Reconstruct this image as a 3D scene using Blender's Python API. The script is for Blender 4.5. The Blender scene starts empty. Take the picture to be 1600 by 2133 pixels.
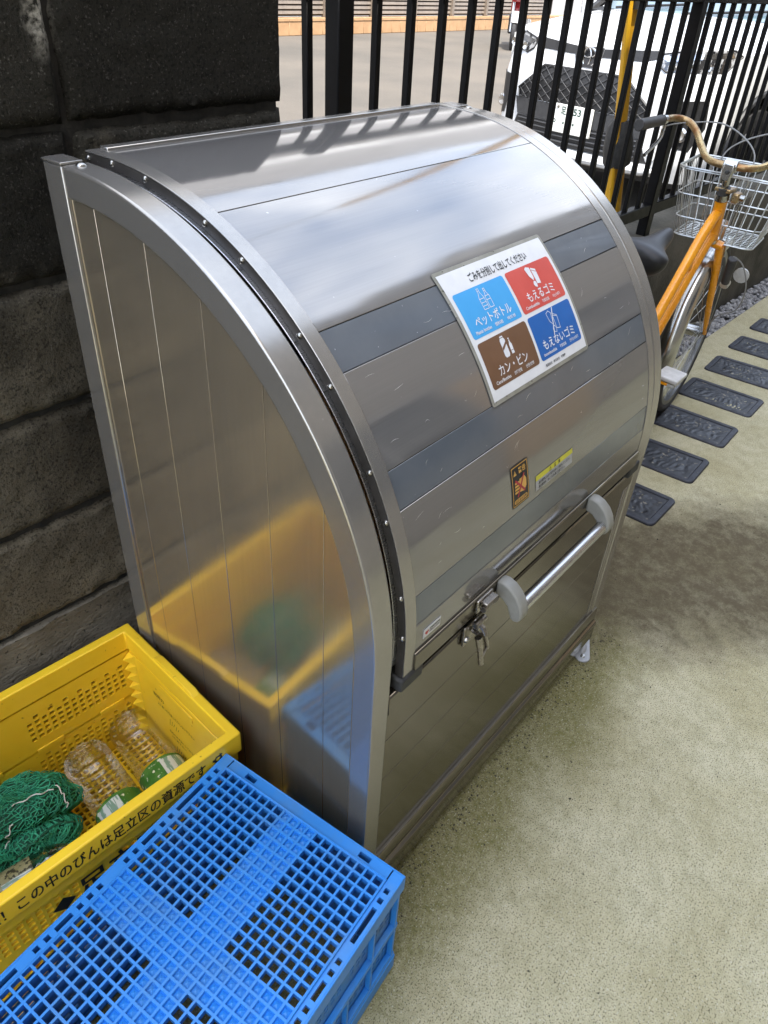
import bpy, bmesh, math, random
from mathutils import Vector, Matrix, noise as mnoise
random.seed(7)
sc = bpy.context.scene
COL = sc.collection
R_ = math.radians

# ------------------------------------------------------------------ camera
cam_d = bpy.data.cameras.new('camera')
cam = bpy.data.objects.new('camera', cam_d)
COL.objects.link(cam)
cam.location = (-0.51942, -0.39404, 1.39995)
cam.rotation_mode = 'XYZ'
cam.rotation_euler = (0.932952, -0.052090, -0.879449)
cam_d.sensor_fit = 'HORIZONTAL'
cam_d.sensor_width = 36.0
cam_d.lens = 1541.96 / 1600.0 * 36.0
cam_d.clip_start = 0.01
cam_d.clip_end = 600.0
sc.camera = cam

# ------------------------------------------------------------------ sky, sun, exposure
SUN = Vector((-0.42, -0.50, 1.0)).normalized()          # towards the sun
w = bpy.data.worlds.new('World')
sc.world = w
w.use_nodes = True
nt = w.node_tree
nt.nodes.clear()
wo = nt.nodes.new('ShaderNodeOutputWorld')
bg = nt.nodes.new('ShaderNodeBackground')
sky = nt.nodes.new('ShaderNodeTexSky')
sky.sky_type = 'NISHITA'
sky.sun_disc = False
sky.sun_elevation = math.asin(SUN.z)
sky.sun_rotation = math.atan2(SUN.x, SUN.y)
sky.air_density = 1.0
sky.dust_density = 2.0
tc = nt.nodes.new('ShaderNodeTexCoord')
mp = nt.nodes.new('ShaderNodeMapping')
mp.inputs['Scale'].default_value = (1.0, 1.0, 2.2)
cn = nt.nodes.new('ShaderNodeTexNoise')
cn.inputs['Scale'].default_value = 2.6
cn.inputs['Detail'].default_value = 8
cn.inputs['Roughness'].default_value = 0.58
cr = nt.nodes.new('ShaderNodeValToRGB')
cr.color_ramp.elements[0].position = 0.30
cr.color_ramp.elements[1].position = 0.68
mx = nt.nodes.new('ShaderNodeMix')
mx.data_type = 'RGBA'
mx.inputs['B'].default_value = (4.7, 5.0, 5.55, 1)        # bright sunlit cloud
nt.links.new(tc.outputs['Generated'], mp.inputs['Vector'])
nt.links.new(mp.outputs['Vector'], cn.inputs['Vector'])
nt.links.new(cn.outputs['Fac'], cr.inputs['Fac'])
nt.links.new(cr.outputs['Color'], mx.inputs['Factor'])
nt.links.new(sky.outputs['Color'], mx.inputs['A'])
nt.links.new(mx.outputs['Result'], bg.inputs['Color'])
bg.inputs['Strength'].default_value = 0.15
nt.links.new(bg.outputs['Background'], wo.inputs['Surface'])

sd = bpy.data.lights.new('sun', 'SUN')
sd.energy = 2.0
sd.angle = R_(0.53)
sd.color = (1.0, 0.95, 0.86)
sun = bpy.data.objects.new('sun', sd)
COL.objects.link(sun)
sun.location = (-6, -8, 14)
sun.rotation_euler = SUN.to_track_quat('Z', 'Y').to_euler()

sc.view_settings.view_transform = 'Standard'
sc.view_settings.look = 'None'
sc.view_settings.gamma = 1.0
sc.view_settings.exposure = 2.22
sc.view_settings.use_curve_mapping = False
sc.render.engine = 'CYCLES'
sc.cycles.max_bounces = 10
sc.cycles.glossy_bounces = 6
sc.cycles.transparent_max_bounces = 16
sc.cycles.transmission_bounces = 8
sc.cycles.caustics_reflective = False
sc.cycles.caustics_refractive = False
sc.cycles.sample_clamp_indirect = 6.0

# ------------------------------------------------------------------ materials
def _mat(name):
    m = bpy.data.materials.new(name)
    m.use_nodes = True
    n = m.node_tree
    n.nodes.clear()
    o = n.nodes.new('ShaderNodeOutputMaterial')
    b = n.nodes.new('ShaderNodeBsdfPrincipled')
    n.links.new(b.outputs[0], o.inputs[0])
    return m, n, b, o

def pm(name, ca, cb=None, rough=0.5, metal=0.0, scale=20.0, stretch=(1, 1, 1), detail=6.0,
       lo=0.35, hi=0.65, bump=0.0, bscale=None, bdist=0.002, rvar=0.0, spec=0.5, coat=0.0,
       speck=None, speck_scale=300.0, speck_lo=0.6, world=False, trans=0.0, sss=0.0, ior=None):
    """procedural principled material: two colours mixed by noise, roughness variation, bump, specks"""
    m, n, b, o = _mat(name)
    N, L = n.nodes.new, n.links.new
    if world:
        g = N('ShaderNodeNewGeometry'); src = g.outputs['Position']
    else:
        t = N('ShaderNodeTexCoord'); src = t.outputs['Object']
    mp_ = N('ShaderNodeMapping'); mp_.inputs['Scale'].default_value = stretch
    L(src, mp_.inputs['Vector'])
    nz = N('ShaderNodeTexNoise'); nz.inputs['Scale'].default_value = scale
    nz.inputs['Detail'].default_value = detail; nz.inputs['Roughness'].default_value = 0.6
    L(mp_.outputs['Vector'], nz.inputs['Vector'])
    cb_ = cb if cb is not None else ca
    mr = N('ShaderNodeMapRange'); mr.inputs['From Min'].default_value = lo; mr.inputs['From Max'].default_value = hi
    L(nz.outputs['Fac'], mr.inputs['Value'])
    mix = N('ShaderNodeMix'); mix.data_type = 'RGBA'
    mix.inputs['A'].default_value = (*ca, 1); mix.inputs['B'].default_value = (*cb_, 1)
    L(mr.outputs['Result'], mix.inputs['Factor'])
    col = mix.outputs['Result']
    if speck is not None:
        sn = N('ShaderNodeTexNoise'); sn.inputs['Scale'].default_value = speck_scale
        sn.inputs['Detail'].default_value = 2.0
        L(src, sn.inputs['Vector'])
        sr = N('ShaderNodeMapRange'); sr.inputs['From Min'].default_value = speck_lo
        sr.inputs['From Max'].default_value = speck_lo + 0.06
        L(sn.outputs['Fac'], sr.inputs['Value'])
        m2 = N('ShaderNodeMix'); m2.data_type = 'RGBA'
        m2.inputs['B'].default_value = (*speck, 1)
        L(sr.outputs['Result'], m2.inputs['Factor']); L(col, m2.inputs['A'])
        col = m2.outputs['Result']
    L(col, b.inputs['Base Color'])
    b.inputs['Metallic'].default_value = metal
    b.inputs['Roughness'].default_value = rough
    b.inputs['Specular IOR Level'].default_value = spec
    b.inputs['Coat Weight'].default_value = coat
    b.inputs['Transmission Weight'].default_value = trans
    if ior: b.inputs['IOR'].default_value = ior
    if sss:
        b.inputs['Subsurface Weight'].default_value = sss
        b.inputs['Subsurface Scale'].default_value = 0.01
    if rvar:
        rr = N('ShaderNodeMapRange'); rr.inputs['From Min'].default_value = 0.3; rr.inputs['From Max'].default_value = 0.7
        rr.inputs['To Min'].default_value = max(0.02, rough - rvar); rr.inputs['To Max'].default_value = rough + rvar
        L(nz.outputs['Fac'], rr.inputs['Value']); L(rr.outputs['Result'], b.inputs['Roughness'])
    if bump:
        bn = N('ShaderNodeTexNoise'); bn.inputs['Scale'].default_value = bscale or scale * 4
        bn.inputs['Detail'].default_value = 4.0
        L(mp_.outputs['Vector'], bn.inputs['Vector'])
        bb = N('ShaderNodeBump'); bb.inputs['Strength'].default_value = bump
        bb.inputs['Distance'].default_value = bdist
        L(bn.outputs['Fac'], bb.inputs['Height']); L(bb.outputs['Normal'], b.inputs['Normal'])
    return m

def steel(name, base, rough, streak, rvar=0.06, metal=0.92, bump=0.05):
    """brushed stainless steel, streak = axis of the brushing ('x','y','z' or None)"""
    s = {'x': (0.6, 60, 60), 'y': (60, 0.6, 60), 'z': (60, 60, 0.6), None: (12, 12, 12)}[streak]
    m, n, b, o = _mat(name)
    N, L = n.nodes.new, n.links.new
    t = N('ShaderNodeTexCoord')
    mp_ = N('ShaderNodeMapping'); mp_.inputs['Scale'].default_value = s
    L(t.outputs['Object'], mp_.inputs['Vector'])
    nz = N('ShaderNodeTexNoise'); nz.inputs['Scale'].default_value = 9.0; nz.inputs['Detail'].default_value = 5
    L(mp_.outputs['Vector'], nz.inputs['Vector'])
    sm = N('ShaderNodeTexNoise'); sm.inputs['Scale'].default_value = 5.0; sm.inputs['Detail'].default_value = 7
    sm.inputs['Roughness'].default_value = 0.65
    L(t.outputs['Object'], sm.inputs['Vector'])
    mix = N('ShaderNodeMix'); mix.data_type = 'RGBA'
    mix.inputs['A'].default_value = tuple(c * 0.9 for c in base) + (1,)
    mix.inputs['B'].default_value = tuple(min(1, c * 1.1) for c in base) + (1,)
    L(nz.outputs['Fac'], mix.inputs['Factor'])
    # fine pale specks of dried dirt
    sp = N('ShaderNodeTexNoise'); sp.inputs['Scale'].default_value = 160.0; sp.inputs['Detail'].default_value = 1
    L(t.outputs['Object'], sp.inputs['Vector'])
    sr = N('ShaderNodeMapRange'); sr.inputs['From Min'].default_value = 0.80; sr.inputs['From Max'].default_value = 0.84
    L(sp.outputs['Fac'], sr.inputs['Value'])
    m2 = N('ShaderNodeMix'); m2.data_type = 'RGBA'; m2.inputs['B'].default_value = (0.55, 0.54, 0.5, 1)
    L(sr.outputs['Result'], m2.inputs['Factor']); L(mix.outputs['Result'], m2.inputs['A'])
    L(m2.outputs['Result'], b.inputs['Base Color'])
    b.inputs['Metallic'].default_value = metal
    rr = N('ShaderNodeMapRange'); rr.inputs['From Min'].default_value = 0.3; rr.inputs['From Max'].default_value = 0.72
    rr.inputs['To Min'].default_value = rough - rvar * 0.5; rr.inputs['To Max'].default_value = rough + rvar
    L(sm.outputs['Fac'], rr.inputs['Value']); L(rr.outputs['Result'], b.inputs['Roughness'])
    bb = N('ShaderNodeBump'); bb.inputs['Strength'].default_value = bump; bb.inputs['Distance'].default_value = 0.001
    L(nz.outputs['Fac'], bb.inputs['Height'])
    # slight waviness of the thin sheet
    wv = N('ShaderNodeTexNoise'); wv.inputs['Scale'].default_value = 4.5; wv.inputs['Detail'].default_value = 1.5
    L(t.outputs['Object'], wv.inputs['Vector'])
    b2 = N('ShaderNodeBump'); b2.inputs['Strength'].default_value = 0.35; b2.inputs['Distance'].default_value = 0.0022
    L(wv.outputs['Fac'], b2.inputs['Height']); L(bb.outputs['Normal'], b2.inputs['Normal']); L(b2.outputs['Normal'], b.inputs['Normal'])
    return m

def flat(name, c, rough=0.5, spec=0.4, metal=0.0):
    return pm(name, c, tuple(x * 0.92 for x in c), rough=rough, spec=spec, metal=metal, scale=60)

M = {}
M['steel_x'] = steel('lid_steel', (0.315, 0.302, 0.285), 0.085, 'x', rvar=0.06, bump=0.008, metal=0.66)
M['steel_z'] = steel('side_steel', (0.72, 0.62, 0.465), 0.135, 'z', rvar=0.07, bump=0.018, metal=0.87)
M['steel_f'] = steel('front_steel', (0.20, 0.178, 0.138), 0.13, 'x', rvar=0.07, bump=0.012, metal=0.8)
M['steel_n'] = steel('frame_steel', (0.40, 0.38, 0.345), 0.20, None, rvar=0.05, bump=0.004, metal=0.74)
M['alu'] = pm('aluminium', (0.62, 0.62, 0.62), (0.5, 0.5, 0.5), rough=0.28, metal=1.0, scale=30, stretch=(1, 20, 20), rvar=0.06)
M['bolt'] = pm('plated_screw', (0.42, 0.41, 0.38), (0.34, 0.32, 0.28), rough=0.25, metal=1.0, scale=200)
M['dark_flange'] = pm('dark_flange', (0.030, 0.027, 0.023), (0.05, 0.045, 0.04), rough=0.42, scale=25, speck=(0.2, 0.19, 0.17), speck_scale=260, speck_lo=0.74)
M['rubber'] = pm('black_rubber', (0.02, 0.02, 0.02), (0.04, 0.04, 0.038), rough=0.6, scale=60, bump=0.1)
M['window'] = pm('milky_plastic', (0.105, 0.118, 0.134), (0.128, 0.142, 0.156), rough=0.14, scale=8, spec=0.75, coat=0.3, rvar=0.05, speck=(0.6, 0.62, 0.64), speck_scale=180, speck_lo=0.76)
M['lining'] = pm('brown_board', (0.50, 0.27, 0.11), (0.30, 0.14, 0.05), rough=0.7, scale=30, stretch=(1, 3, 3))
M['inside'] = flat('inside_dark', (0.03, 0.028, 0.025), 0.7)  # shade of the bin's interior put into a dark colour
M['grey_plastic'] = pm('grey_plastic', (0.27, 0.265, 0.235), (0.235, 0.23, 0.20), rough=0.42, scale=40, bump=0.05, bscale=900, bdist=0.0005)
M['latch_steel'] = pm('latch_steel', (0.42, 0.39, 0.35), (0.28, 0.25, 0.21), rough=0.3, metal=1.0, scale=90, rvar=0.1)
# ------------------------------------------------------------------ mesh helpers
class MB:
    """collects vertices and faces of one mesh object"""
    def __init__(s):
        s.v = []; s.f = []; s.smooth = []
    def add(s, vs, fs, smooth=False):
        o = len(s.v)
        s.v += [tuple(v) for v in vs]
        s.f += [tuple(i + o for i in f) for f in fs]
        s.smooth += [smooth] * len(fs)
        return s
    def box(s, x0, x1, y0, y1, z0, z1, M_=None):
        vs = [(x0, y0, z0), (x1, y0, z0), (x1, y1, z0), (x0, y1, z0), (x0, y0, z1), (x1, y0, z1), (x1, y1, z1), (x0, y1, z1)]
        if M_: vs = [M_ @ Vector(v) for v in vs]
        return s.add(vs, [(0, 3, 2, 1), (4, 5, 6, 7), (0, 1, 5, 4), (1, 2, 6, 5), (2, 3, 7, 6), (3, 0, 4, 7)])
    def prism(s, poly, a, b, axis='x', M_=None):
        """extrude a 2D polygon along an axis between a and b (poly: (u,v) = the other two axes in order)"""
        def P(u, v, t):
            return {'x': (t, u, v), 'y': (u, t, v), 'z': (u, v, t)}[axis]
        n = len(poly)
        vs = [P(u, v, a) for u, v in poly] + [P(u, v, b) for u, v in poly]
        if M_: vs = [M_ @ Vector(v) for v in vs]
        fs = [tuple(range(n))[::-1], tuple(range(n, 2 * n))]
        fs += [(i, (i + 1) % n, n + (i + 1) % n, n + i) for i in range(n)]
        return s.add(vs, fs)
    def tube(s, pts, r, seg=12, cap=True, closed=False):
        pts = [Vector(p) for p in pts]
        n = len(pts)
        rs = r if isinstance(r, (list, tuple)) else [r] * n
        vs, fs = [], []
        prev = None
        for i, p in enumerate(pts):
            if closed:
                d = pts[(i + 1) % n] - pts[i - 1]
            else:
                d = pts[min(i + 1, n - 1)] - pts[max(i - 1, 0)]
            d.normalize()
            if prev is None:
                u = d.orthogonal().normalized()
            else:
                u = (prev - d * prev.dot(d))
                u = u.normalized() if u.length > 1e-6 else d.orthogonal().normalized()
            prev = u
            w_ = d.cross(u)
            for k in range(seg):
                a = 2 * math.pi * k / seg
                vs.append(p + (u * math.cos(a) + w_ * math.sin(a)) * rs[i])
        m = n if closed else n - 1
        for i in range(m):
            for k in range(seg):
                a, b = i * seg + k, i * seg + (k + 1) % seg
                c, d_ = ((i + 1) % n) * seg + (k + 1) % seg, ((i + 1) % n) * seg + k
                fs.append((a, b, c, d_))
        s.add(vs, fs, True)
        if cap and not closed:
            o = len(s.v) - len(vs)
            s.f.append(tuple(o + k for k in range(seg))[::-1]); s.smooth.append(False)
            s.f.append(tuple(o + (n - 1) * seg + k for k in range(seg))); s.smooth.append(False)
        return s
    def lathe(s, prof, seg=24, M_=None, smooth=True):
        """prof: list of (radius, z)"""
        vs, fs = [], []
        for r, z in prof:
            for k in range(seg):
                a = 2 * math.pi * k / seg
                v = Vector((r * math.cos(a), r * math.sin(a), z))
                vs.append(M_ @ v if M_ else v)
        for i in range(len(prof) - 1):
            for k in range(seg):
                fs.append((i * seg + k, i * seg + (k + 1) % seg, (i + 1) * seg + (k + 1) % seg, (i + 1) * seg + k))
        return s.add(vs, fs, smooth)
    def sweep(s, path, sec, closed=False, cap=True, smooth=True):
        """path: list of (origin, axis_u, axis_v); sec: polygon (u,v)"""
        n = len(sec); vs, fs = [], []
        for o, u, v in path:
            for a, b in sec:
                vs.append(Vector(o) + Vector(u) * a + Vector(v) * b)
        m = len(path)
        for i in range(m if closed else m - 1):
            j = (i + 1) % m
            for k in range(n):
                fs.append((i * n + k, i * n + (k + 1) % n, j * n + (k + 1) % n, j * n + k))
        if cap and not closed:
            fs.append(tuple(range(n))[::-1]); fs.append(tuple((m - 1) * n + k for k in range(n)))
        return s.add(vs, fs, smooth)
    def obj(s, name, mat, parent=None, bevel=0.0, seg=2, autos=35, subsurf=0):
        me = bpy.data.meshes.new(name)
        me.from_pydata(s.v, [], s.f)
        bm = bmesh.new(); bm.from_mesh(me)
        bmesh.ops.recalc_face_normals(bm, faces=bm.faces)
        bm.to_mesh(me); bm.free()
        return mesh_obj(name, me, mat, parent, bevel, seg, autos, subsurf)

def mesh_obj(name, me, mat, parent=None, bevel=0.0, seg=2, autos=35, subsurf=0):
    for p_ in me.polygons: p_.use_smooth = True
    me.set_sharp_from_angle(angle=R_(autos))
    o = bpy.data.objects.new(name, me)
    COL.objects.link(o)
    mats = mat if isinstance(mat, (list, tuple)) else [mat]
    if not me.materials:
        for m_ in mats: me.materials.append(M[m_] if isinstance(m_, str) else m_)
    if parent: o.parent = parent
    if bevel:
        b = o.modifiers.new('bevel', 'BEVEL'); b.width = bevel; b.segments = seg
        b.limit_method = 'ANGLE'; b.angle_limit = R_(35)
        b.harden_normals = False
    if subsurf:
        b = o.modifiers.new('sub', 'SUBSURF'); b.levels = subsurf; b.render_levels = subsurf
    return o

def thing(name, label, cat, loc=(0, 0, 0), rz=0.0, group=None):
    o = bpy.data.objects.new(name, None)
    o.empty_display_size = 0.1
    COL.objects.link(o)
    o.location = loc; o.rotation_euler = (0, 0, rz)
    o['label'] = label; o['category'] = cat
    if group: o['group'] = group
    return o

def tag(o, label, cat, group=None):
    o['label'] = label; o['category'] = cat
    if group: o['group'] = group
    return o

def struct(o):
    o['kind'] = 'structure'
    return o

def box(name, x0, x1, y0, y1, z0, z1, mat, parent=None, bevel=0.0, seg=2):
    return MB().box(x0, x1, y0, y1, z0, z1).obj(name, mat, parent, bevel, seg)

def text_mesh(txt, size, bold=0.0, width=None, align='LEFT', spacing=1.0):
    """mesh data of a line of text lying in the xy plane; baseline at y = 0"""
    cu = bpy.data.curves.new('text', 'FONT')
    cu.body = txt; cu.size = size; cu.align_x = align
    cu.offset = bold * size; cu.fill_mode = 'FRONT'
    cu.resolution_u = 3
    cu.space_character = spacing
    ob = bpy.data.objects.new('text', cu)
    COL.objects.link(ob)
    bpy.context.view_layer.update()
    dg = bpy.context.evaluated_depsgraph_get()
    me = bpy.data.meshes.new_from_object(ob.evaluated_get(dg))
    bpy.data.objects.remove(ob); bpy.data.curves.remove(cu)
    vs = [v.co.copy() for v in me.vertices]
    fs = [tuple(p_.vertices) for p_ in me.polygons]
    bpy.data.meshes.remove(me)
    if width and vs:
        x0 = min(v.x for v in vs); x1 = max(v.x for v in vs)
        k = width / max(1e-6, x1 - x0)
        if align == 'CENTER':
            c = (x0 + x1) / 2
            for v in vs: v.x = (v.x - c) * k
        else:
            for v in vs: v.x = (v.x - x0) * k
    return vs, fs

def grid_sheet(x0, x1, y0, y1, nx, ny):
    vs = [Vector((x0 + (x1 - x0) * i / nx, y0 + (y1 - y0) * j / ny, 0)) for j in range(ny + 1) for i in range(nx + 1)]
    fs = [(j * (nx + 1) + i, j * (nx + 1) + i + 1, (j + 1) * (nx + 1) + i + 1, (j + 1) * (nx + 1) + i) for j in range(ny) for i in range(nx)]
    return vs, fs

def round_rect(x0, x1, y0, y1, r, n=5):
    pts = []
    for cx, cy, a0 in ((x1 - r, y0 + r, -90), (x1 - r, y1 - r, 0), (x0 + r, y1 - r, 90), (x0 + r, y0 + r, 180)):
        for k in range(n + 1):
            a = R_(a0 + 90 * k / n)
            pts.append((cx + r * math.cos(a), cy + r * math.sin(a)))
    return pts

def poly_strips(pts, n):
    """split a convex polygon into n horizontal strips so that it can follow a bent surface"""
    y0 = min(p_[1] for p_ in pts); y1 = max(p_[1] for p_ in pts)
    def clip(poly, yy, keep_above):
        out = []
        for i in range(len(poly)):
            a, b = poly[i - 1], poly[i]
            ia = (a[1] >= yy) == keep_above or a[1] == yy
            ib = (b[1] >= yy) == keep_above or b[1] == yy
            if ia != ib:
                t = (yy - a[1]) / (b[1] - a[1])
                out.append((a[0] + (b[0] - a[0]) * t, yy))
            if ib: out.append(b)
        return out
    vs, fs = [], []
    for k in range(n):
        a, b = y0 + (y1 - y0) * k / n, y0 + (y1 - y0) * (k + 1) / n
        q = pts if k == 0 else clip(pts, a, True)
        q = q if k == n - 1 else clip(q, b, False)
        if len(q) >= 3:
            o = len(vs); vs += [Vector((x, y, 0)) for x, y in q]; fs.append(tuple(range(o, o + len(q))))
    return vs, fs

def perforated(nx, ny, px, py, wall, depth, is_open, floor=None, T=None, x0=0.0, y0=0.0):
    """lattice plate in the xy plane built cell by cell: open cells are through holes, the others are shallow
    cups with a small pyramid. Top face at z = 0, underside at z = -depth."""
    vs, fs = [], []
    def q(*pp):
        o = len(vs); vs.extend(pp); fs.append(tuple(range(o, o + len(pp))))
    for i in range(nx):
        for j in range(ny):
            ax, ay = x0 + i * px, y0 + j * py
            bx, by = ax + px, ay + py
            h = wall / 2
            cx, cy, dx, dy = ax + h, ay + h, bx - h, by - h
            O = [(ax, ay), (bx, ay), (bx, by), (ax, by)]
            I = [(cx, cy), (dx, cy), (dx, dy), (cx, dy)]
            op = is_open(i, j)
            if op == 2:                                    # closed flush cell
                q(*[(x, y, 0) for x, y in O])
                continue
            e = wall * 0.22                               # a softened rim edge
            for k in range(4):
                a, b = O[k], O[(k + 1) % 4]
                c, d = I[(k + 1) % 4], I[k]
                q((*a, 0), (*b, 0), (*c, 0), (*d, 0))
            zb = -depth if op else -(floor or depth * 0.4)
            s_ = 0.0 if op else wall * 0.35
            J = [(cx + s_, cy + s_), (dx - s_, cy + s_), (dx - s_, dy - s_), (cx + s_, dy - s_)]
            for k in range(4):
                a, b = I[k], I[(k + 1) % 4]
                c, d = J[(k + 1) % 4], J[k]
                q((*a, 0), (*b, 0), (*c, zb), (*d, zb))
            if op:
                for k in range(4):
                    a, b = J[k], J[(k + 1) % 4]
                    q((*a, zb), (*b, zb), (*O[(k + 1) % 4], zb), (*O[k], zb))
            else:
                m = ((cx + dx) / 2, (cy + dy) / 2, zb + (floor or depth * 0.4) * 0.75)
                for k in range(4):
                    q((*J[k], zb), (*J[(k + 1) % 4], zb), m)
    if T is not None: vs = [T @ Vector(v) for v in vs]
    return vs, fs

def raw_obj(name, vs, fs, mat, parent=None, autos=35, recalc=False, bevel=0.0):
    me = bpy.data.meshes.new(name)
    me.from_pydata([tuple(v) for v in vs], [], fs)
    if recalc:
        bm = bmesh.new(); bm.from_mesh(me)
        bmesh.ops.recalc_face_normals(bm, faces=bm.faces)
        bm.to_mesh(me); bm.free()
    return mesh_obj(name, me, mat, parent, bevel, 2, autos)

def copy_part(src, parent, loc=None, rot=None, name=None):
    c = src.copy()
    if name: c.name = name
    COL.objects.link(c)
    c.parent = parent
    if loc is not None: c.location = loc
    if rot is not None: c.rotation_euler = rot
    return c
# ------------------------------------------------------------------ setting
SL = 0.036                      # the street line: Y = c - SL * X
SA = -math.atan(SL)

# --- alley concrete: worn, sandy, with moss along the bin and a dark dirt patch
def concrete_mat():
    m, n, b, o = _mat('alley_concrete')
    N, L = n.nodes.new, n.links.new
    g = N('ShaderNodeNewGeometry'); pos = g.outputs['Position']
    def noise(sc_, det=6, rough=0.6, vec=None):
        t = N('ShaderNodeTexNoise'); t.inputs['Scale'].default_value = sc_; t.inputs['Detail'].default_value = det
        t.inputs['Roughness'].default_value = rough
        L(vec or pos, t.inputs['Vector']); return t.outputs['Fac']
    def rng(v, a, b_, c=0.0, d=1.0):
        t = N('ShaderNodeMapRange'); t.inputs['From Min'].default_value = a; t.inputs['From Max'].default_value = b_
        t.inputs['To Min'].default_value = c; t.inputs['To Max'].default_value = d
        L(v, t.inputs['Value']); return t.outputs['Result']
    def mixc(f, a, c):
        t = N('ShaderNodeMix'); t.data_type = 'RGBA'
        for k, v in (('A', a), ('B', c)):
            if isinstance(v, tuple): t.inputs[k].default_value = (*v, 1)
            else: L(v, t.inputs[k])
        L(f, t.inputs['Factor']); return t.outputs['Result']
    def math_(op, a, c=None):
        t = N('ShaderNodeMath'); t.operation = op
        for k, v in ((0, a), (1, c)):
            if v is None: continue
            if isinstance(v, (int, float)): t.inputs[k].default_value = v
            else: L(v, t.inputs[k])
        return t.outputs[0]
    xyz = N('ShaderNodeSeparateXYZ'); L(pos, xyz.inputs[0])
    X, Y = xyz.outputs[0], xyz.outputs[1]
    col = mixc(rng(noise(3.2), 0.36, 0.62), (0.44, 0.390, 0.228), (0.56, 0.512, 0.340))
    col = mixc(rng(noise(26, 10, 0.8), 0.44, 0.74, 0, 0.7), col, (0.25, 0.225, 0.115))
    # moss: strongest on a strip along the foot of the bin and towards the crates
    dY = math_('ADD', Y, 0.02)
    strip = math_('MULTIPLY', rng(dY, -0.55, -0.02), rng(X, 1.9, 0.6))
    near = rng(dY, -0.20, -0.02)
    mf = math_('ADD', math_('ADD', math_('MULTIPLY', strip, 0.16), math_('MULTIPLY', math_('MULTIPLY', near, rng(X, 1.4, 0.9)), 0.34)), math_('MULTIPLY', math_('ADD', math_('MULTIPLY', noise(4.5, 6, 0.65), 0.6), math_('MULTIPLY', noise(30.0, 8, 0.8), 0.4)), 0.95))
    moss = math_('MULTIPLY', rng(mf, 0.575, 0.90, 0, 0.9), rng(noise(70, 6, 0.8), 0.28, 0.60, 0.45, 1.0))
    col = mixc(moss, col, (0.150, 0.138, 0.034))
    # pale sand grains, then the
    gl = rng(noise(240, 2, 0.5), 0.58, 0.72, 0, 0.55)
    col = mixc(gl, col, (0.60, 0.58, 0.47))
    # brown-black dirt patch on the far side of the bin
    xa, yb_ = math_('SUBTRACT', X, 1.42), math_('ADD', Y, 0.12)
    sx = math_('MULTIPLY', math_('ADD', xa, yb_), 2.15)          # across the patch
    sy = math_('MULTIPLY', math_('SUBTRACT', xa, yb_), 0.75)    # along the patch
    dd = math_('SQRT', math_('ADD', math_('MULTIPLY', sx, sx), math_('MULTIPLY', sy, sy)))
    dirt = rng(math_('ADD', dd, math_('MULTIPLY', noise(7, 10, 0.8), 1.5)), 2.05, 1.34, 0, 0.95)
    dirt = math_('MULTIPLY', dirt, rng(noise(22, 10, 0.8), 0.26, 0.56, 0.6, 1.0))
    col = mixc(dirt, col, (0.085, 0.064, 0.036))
    far = rng(X, 2.0, 3.4, 0, 0.35)
    col = mixc(far, col, (0.37, 0.345, 0.225))
    # sand grains and pits
    gr = rng(noise(330, 2, 0.5), 0.54, 0.64, 0, 0.75)
    col = mixc(gr, col, (0.10, 0.09, 0.045))
    L(col, b.inputs['Base Color'])
    b.inputs['Roughness'].default_value = 0.9
    b.inputs['Specular IOR Level'].default_value = 0.25
    h = math_('ADD', math_('MULTIPLY', noise(300, 3), 1.0), math_('MULTIPLY', noise(45, 5), 0.6))
    bb = N('ShaderNodeBump'); bb.inputs['Strength'].default_value = 0.8; bb.inputs['Distance'].default_value = 0.003
    L(h, bb.inputs['Height']); L(bb.outputs['Normal'], b.inputs['Normal'])
    return m
M['concrete'] = concrete_mat()
M['soil'] = pm('grey_soil', (0.10, 0.10, 0.095), (0.05, 0.05, 0.048), rough=0.95, scale=60, bump=0.6, world=True)

# the alley pavement, laid in one sheet with the strip for the gravel left lower
alley = raw_obj('pavement', [(-9, -2.2, 0), (28, -2.2, 0), (28, 0.634 - SL * 28, 0), (2.05, 0.634 - SL * 2.05, 0), (2.05, 0.634 - SL * 2.05, 0), (-9, 0.634 + SL * 9, 0)],
                [(0, 1, 2, 3, 5)], 'concrete')
struct(alley)
edge = raw_obj('pavement_edge', [(-9, 0.634 + SL * 9, 0), (28, 0.634 - SL * 28, 0), (28, 0.634 - SL * 28, -0.03), (-9, 0.634 + SL * 9, -0.03)], [(0, 1, 2, 3)], 'concrete')
edge.parent = alley
bed = raw_obj('gravel_bed', [(-9, 0.634 + SL * 9, -0.03), (28, 0.634 - SL * 28, -0.03), (28, 0.80 - SL * 28, -0.03), (-9, 0.80 + SL * 9, -0.03)], [(0, 1, 2, 3)], 'soil')
struct(bed)

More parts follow.
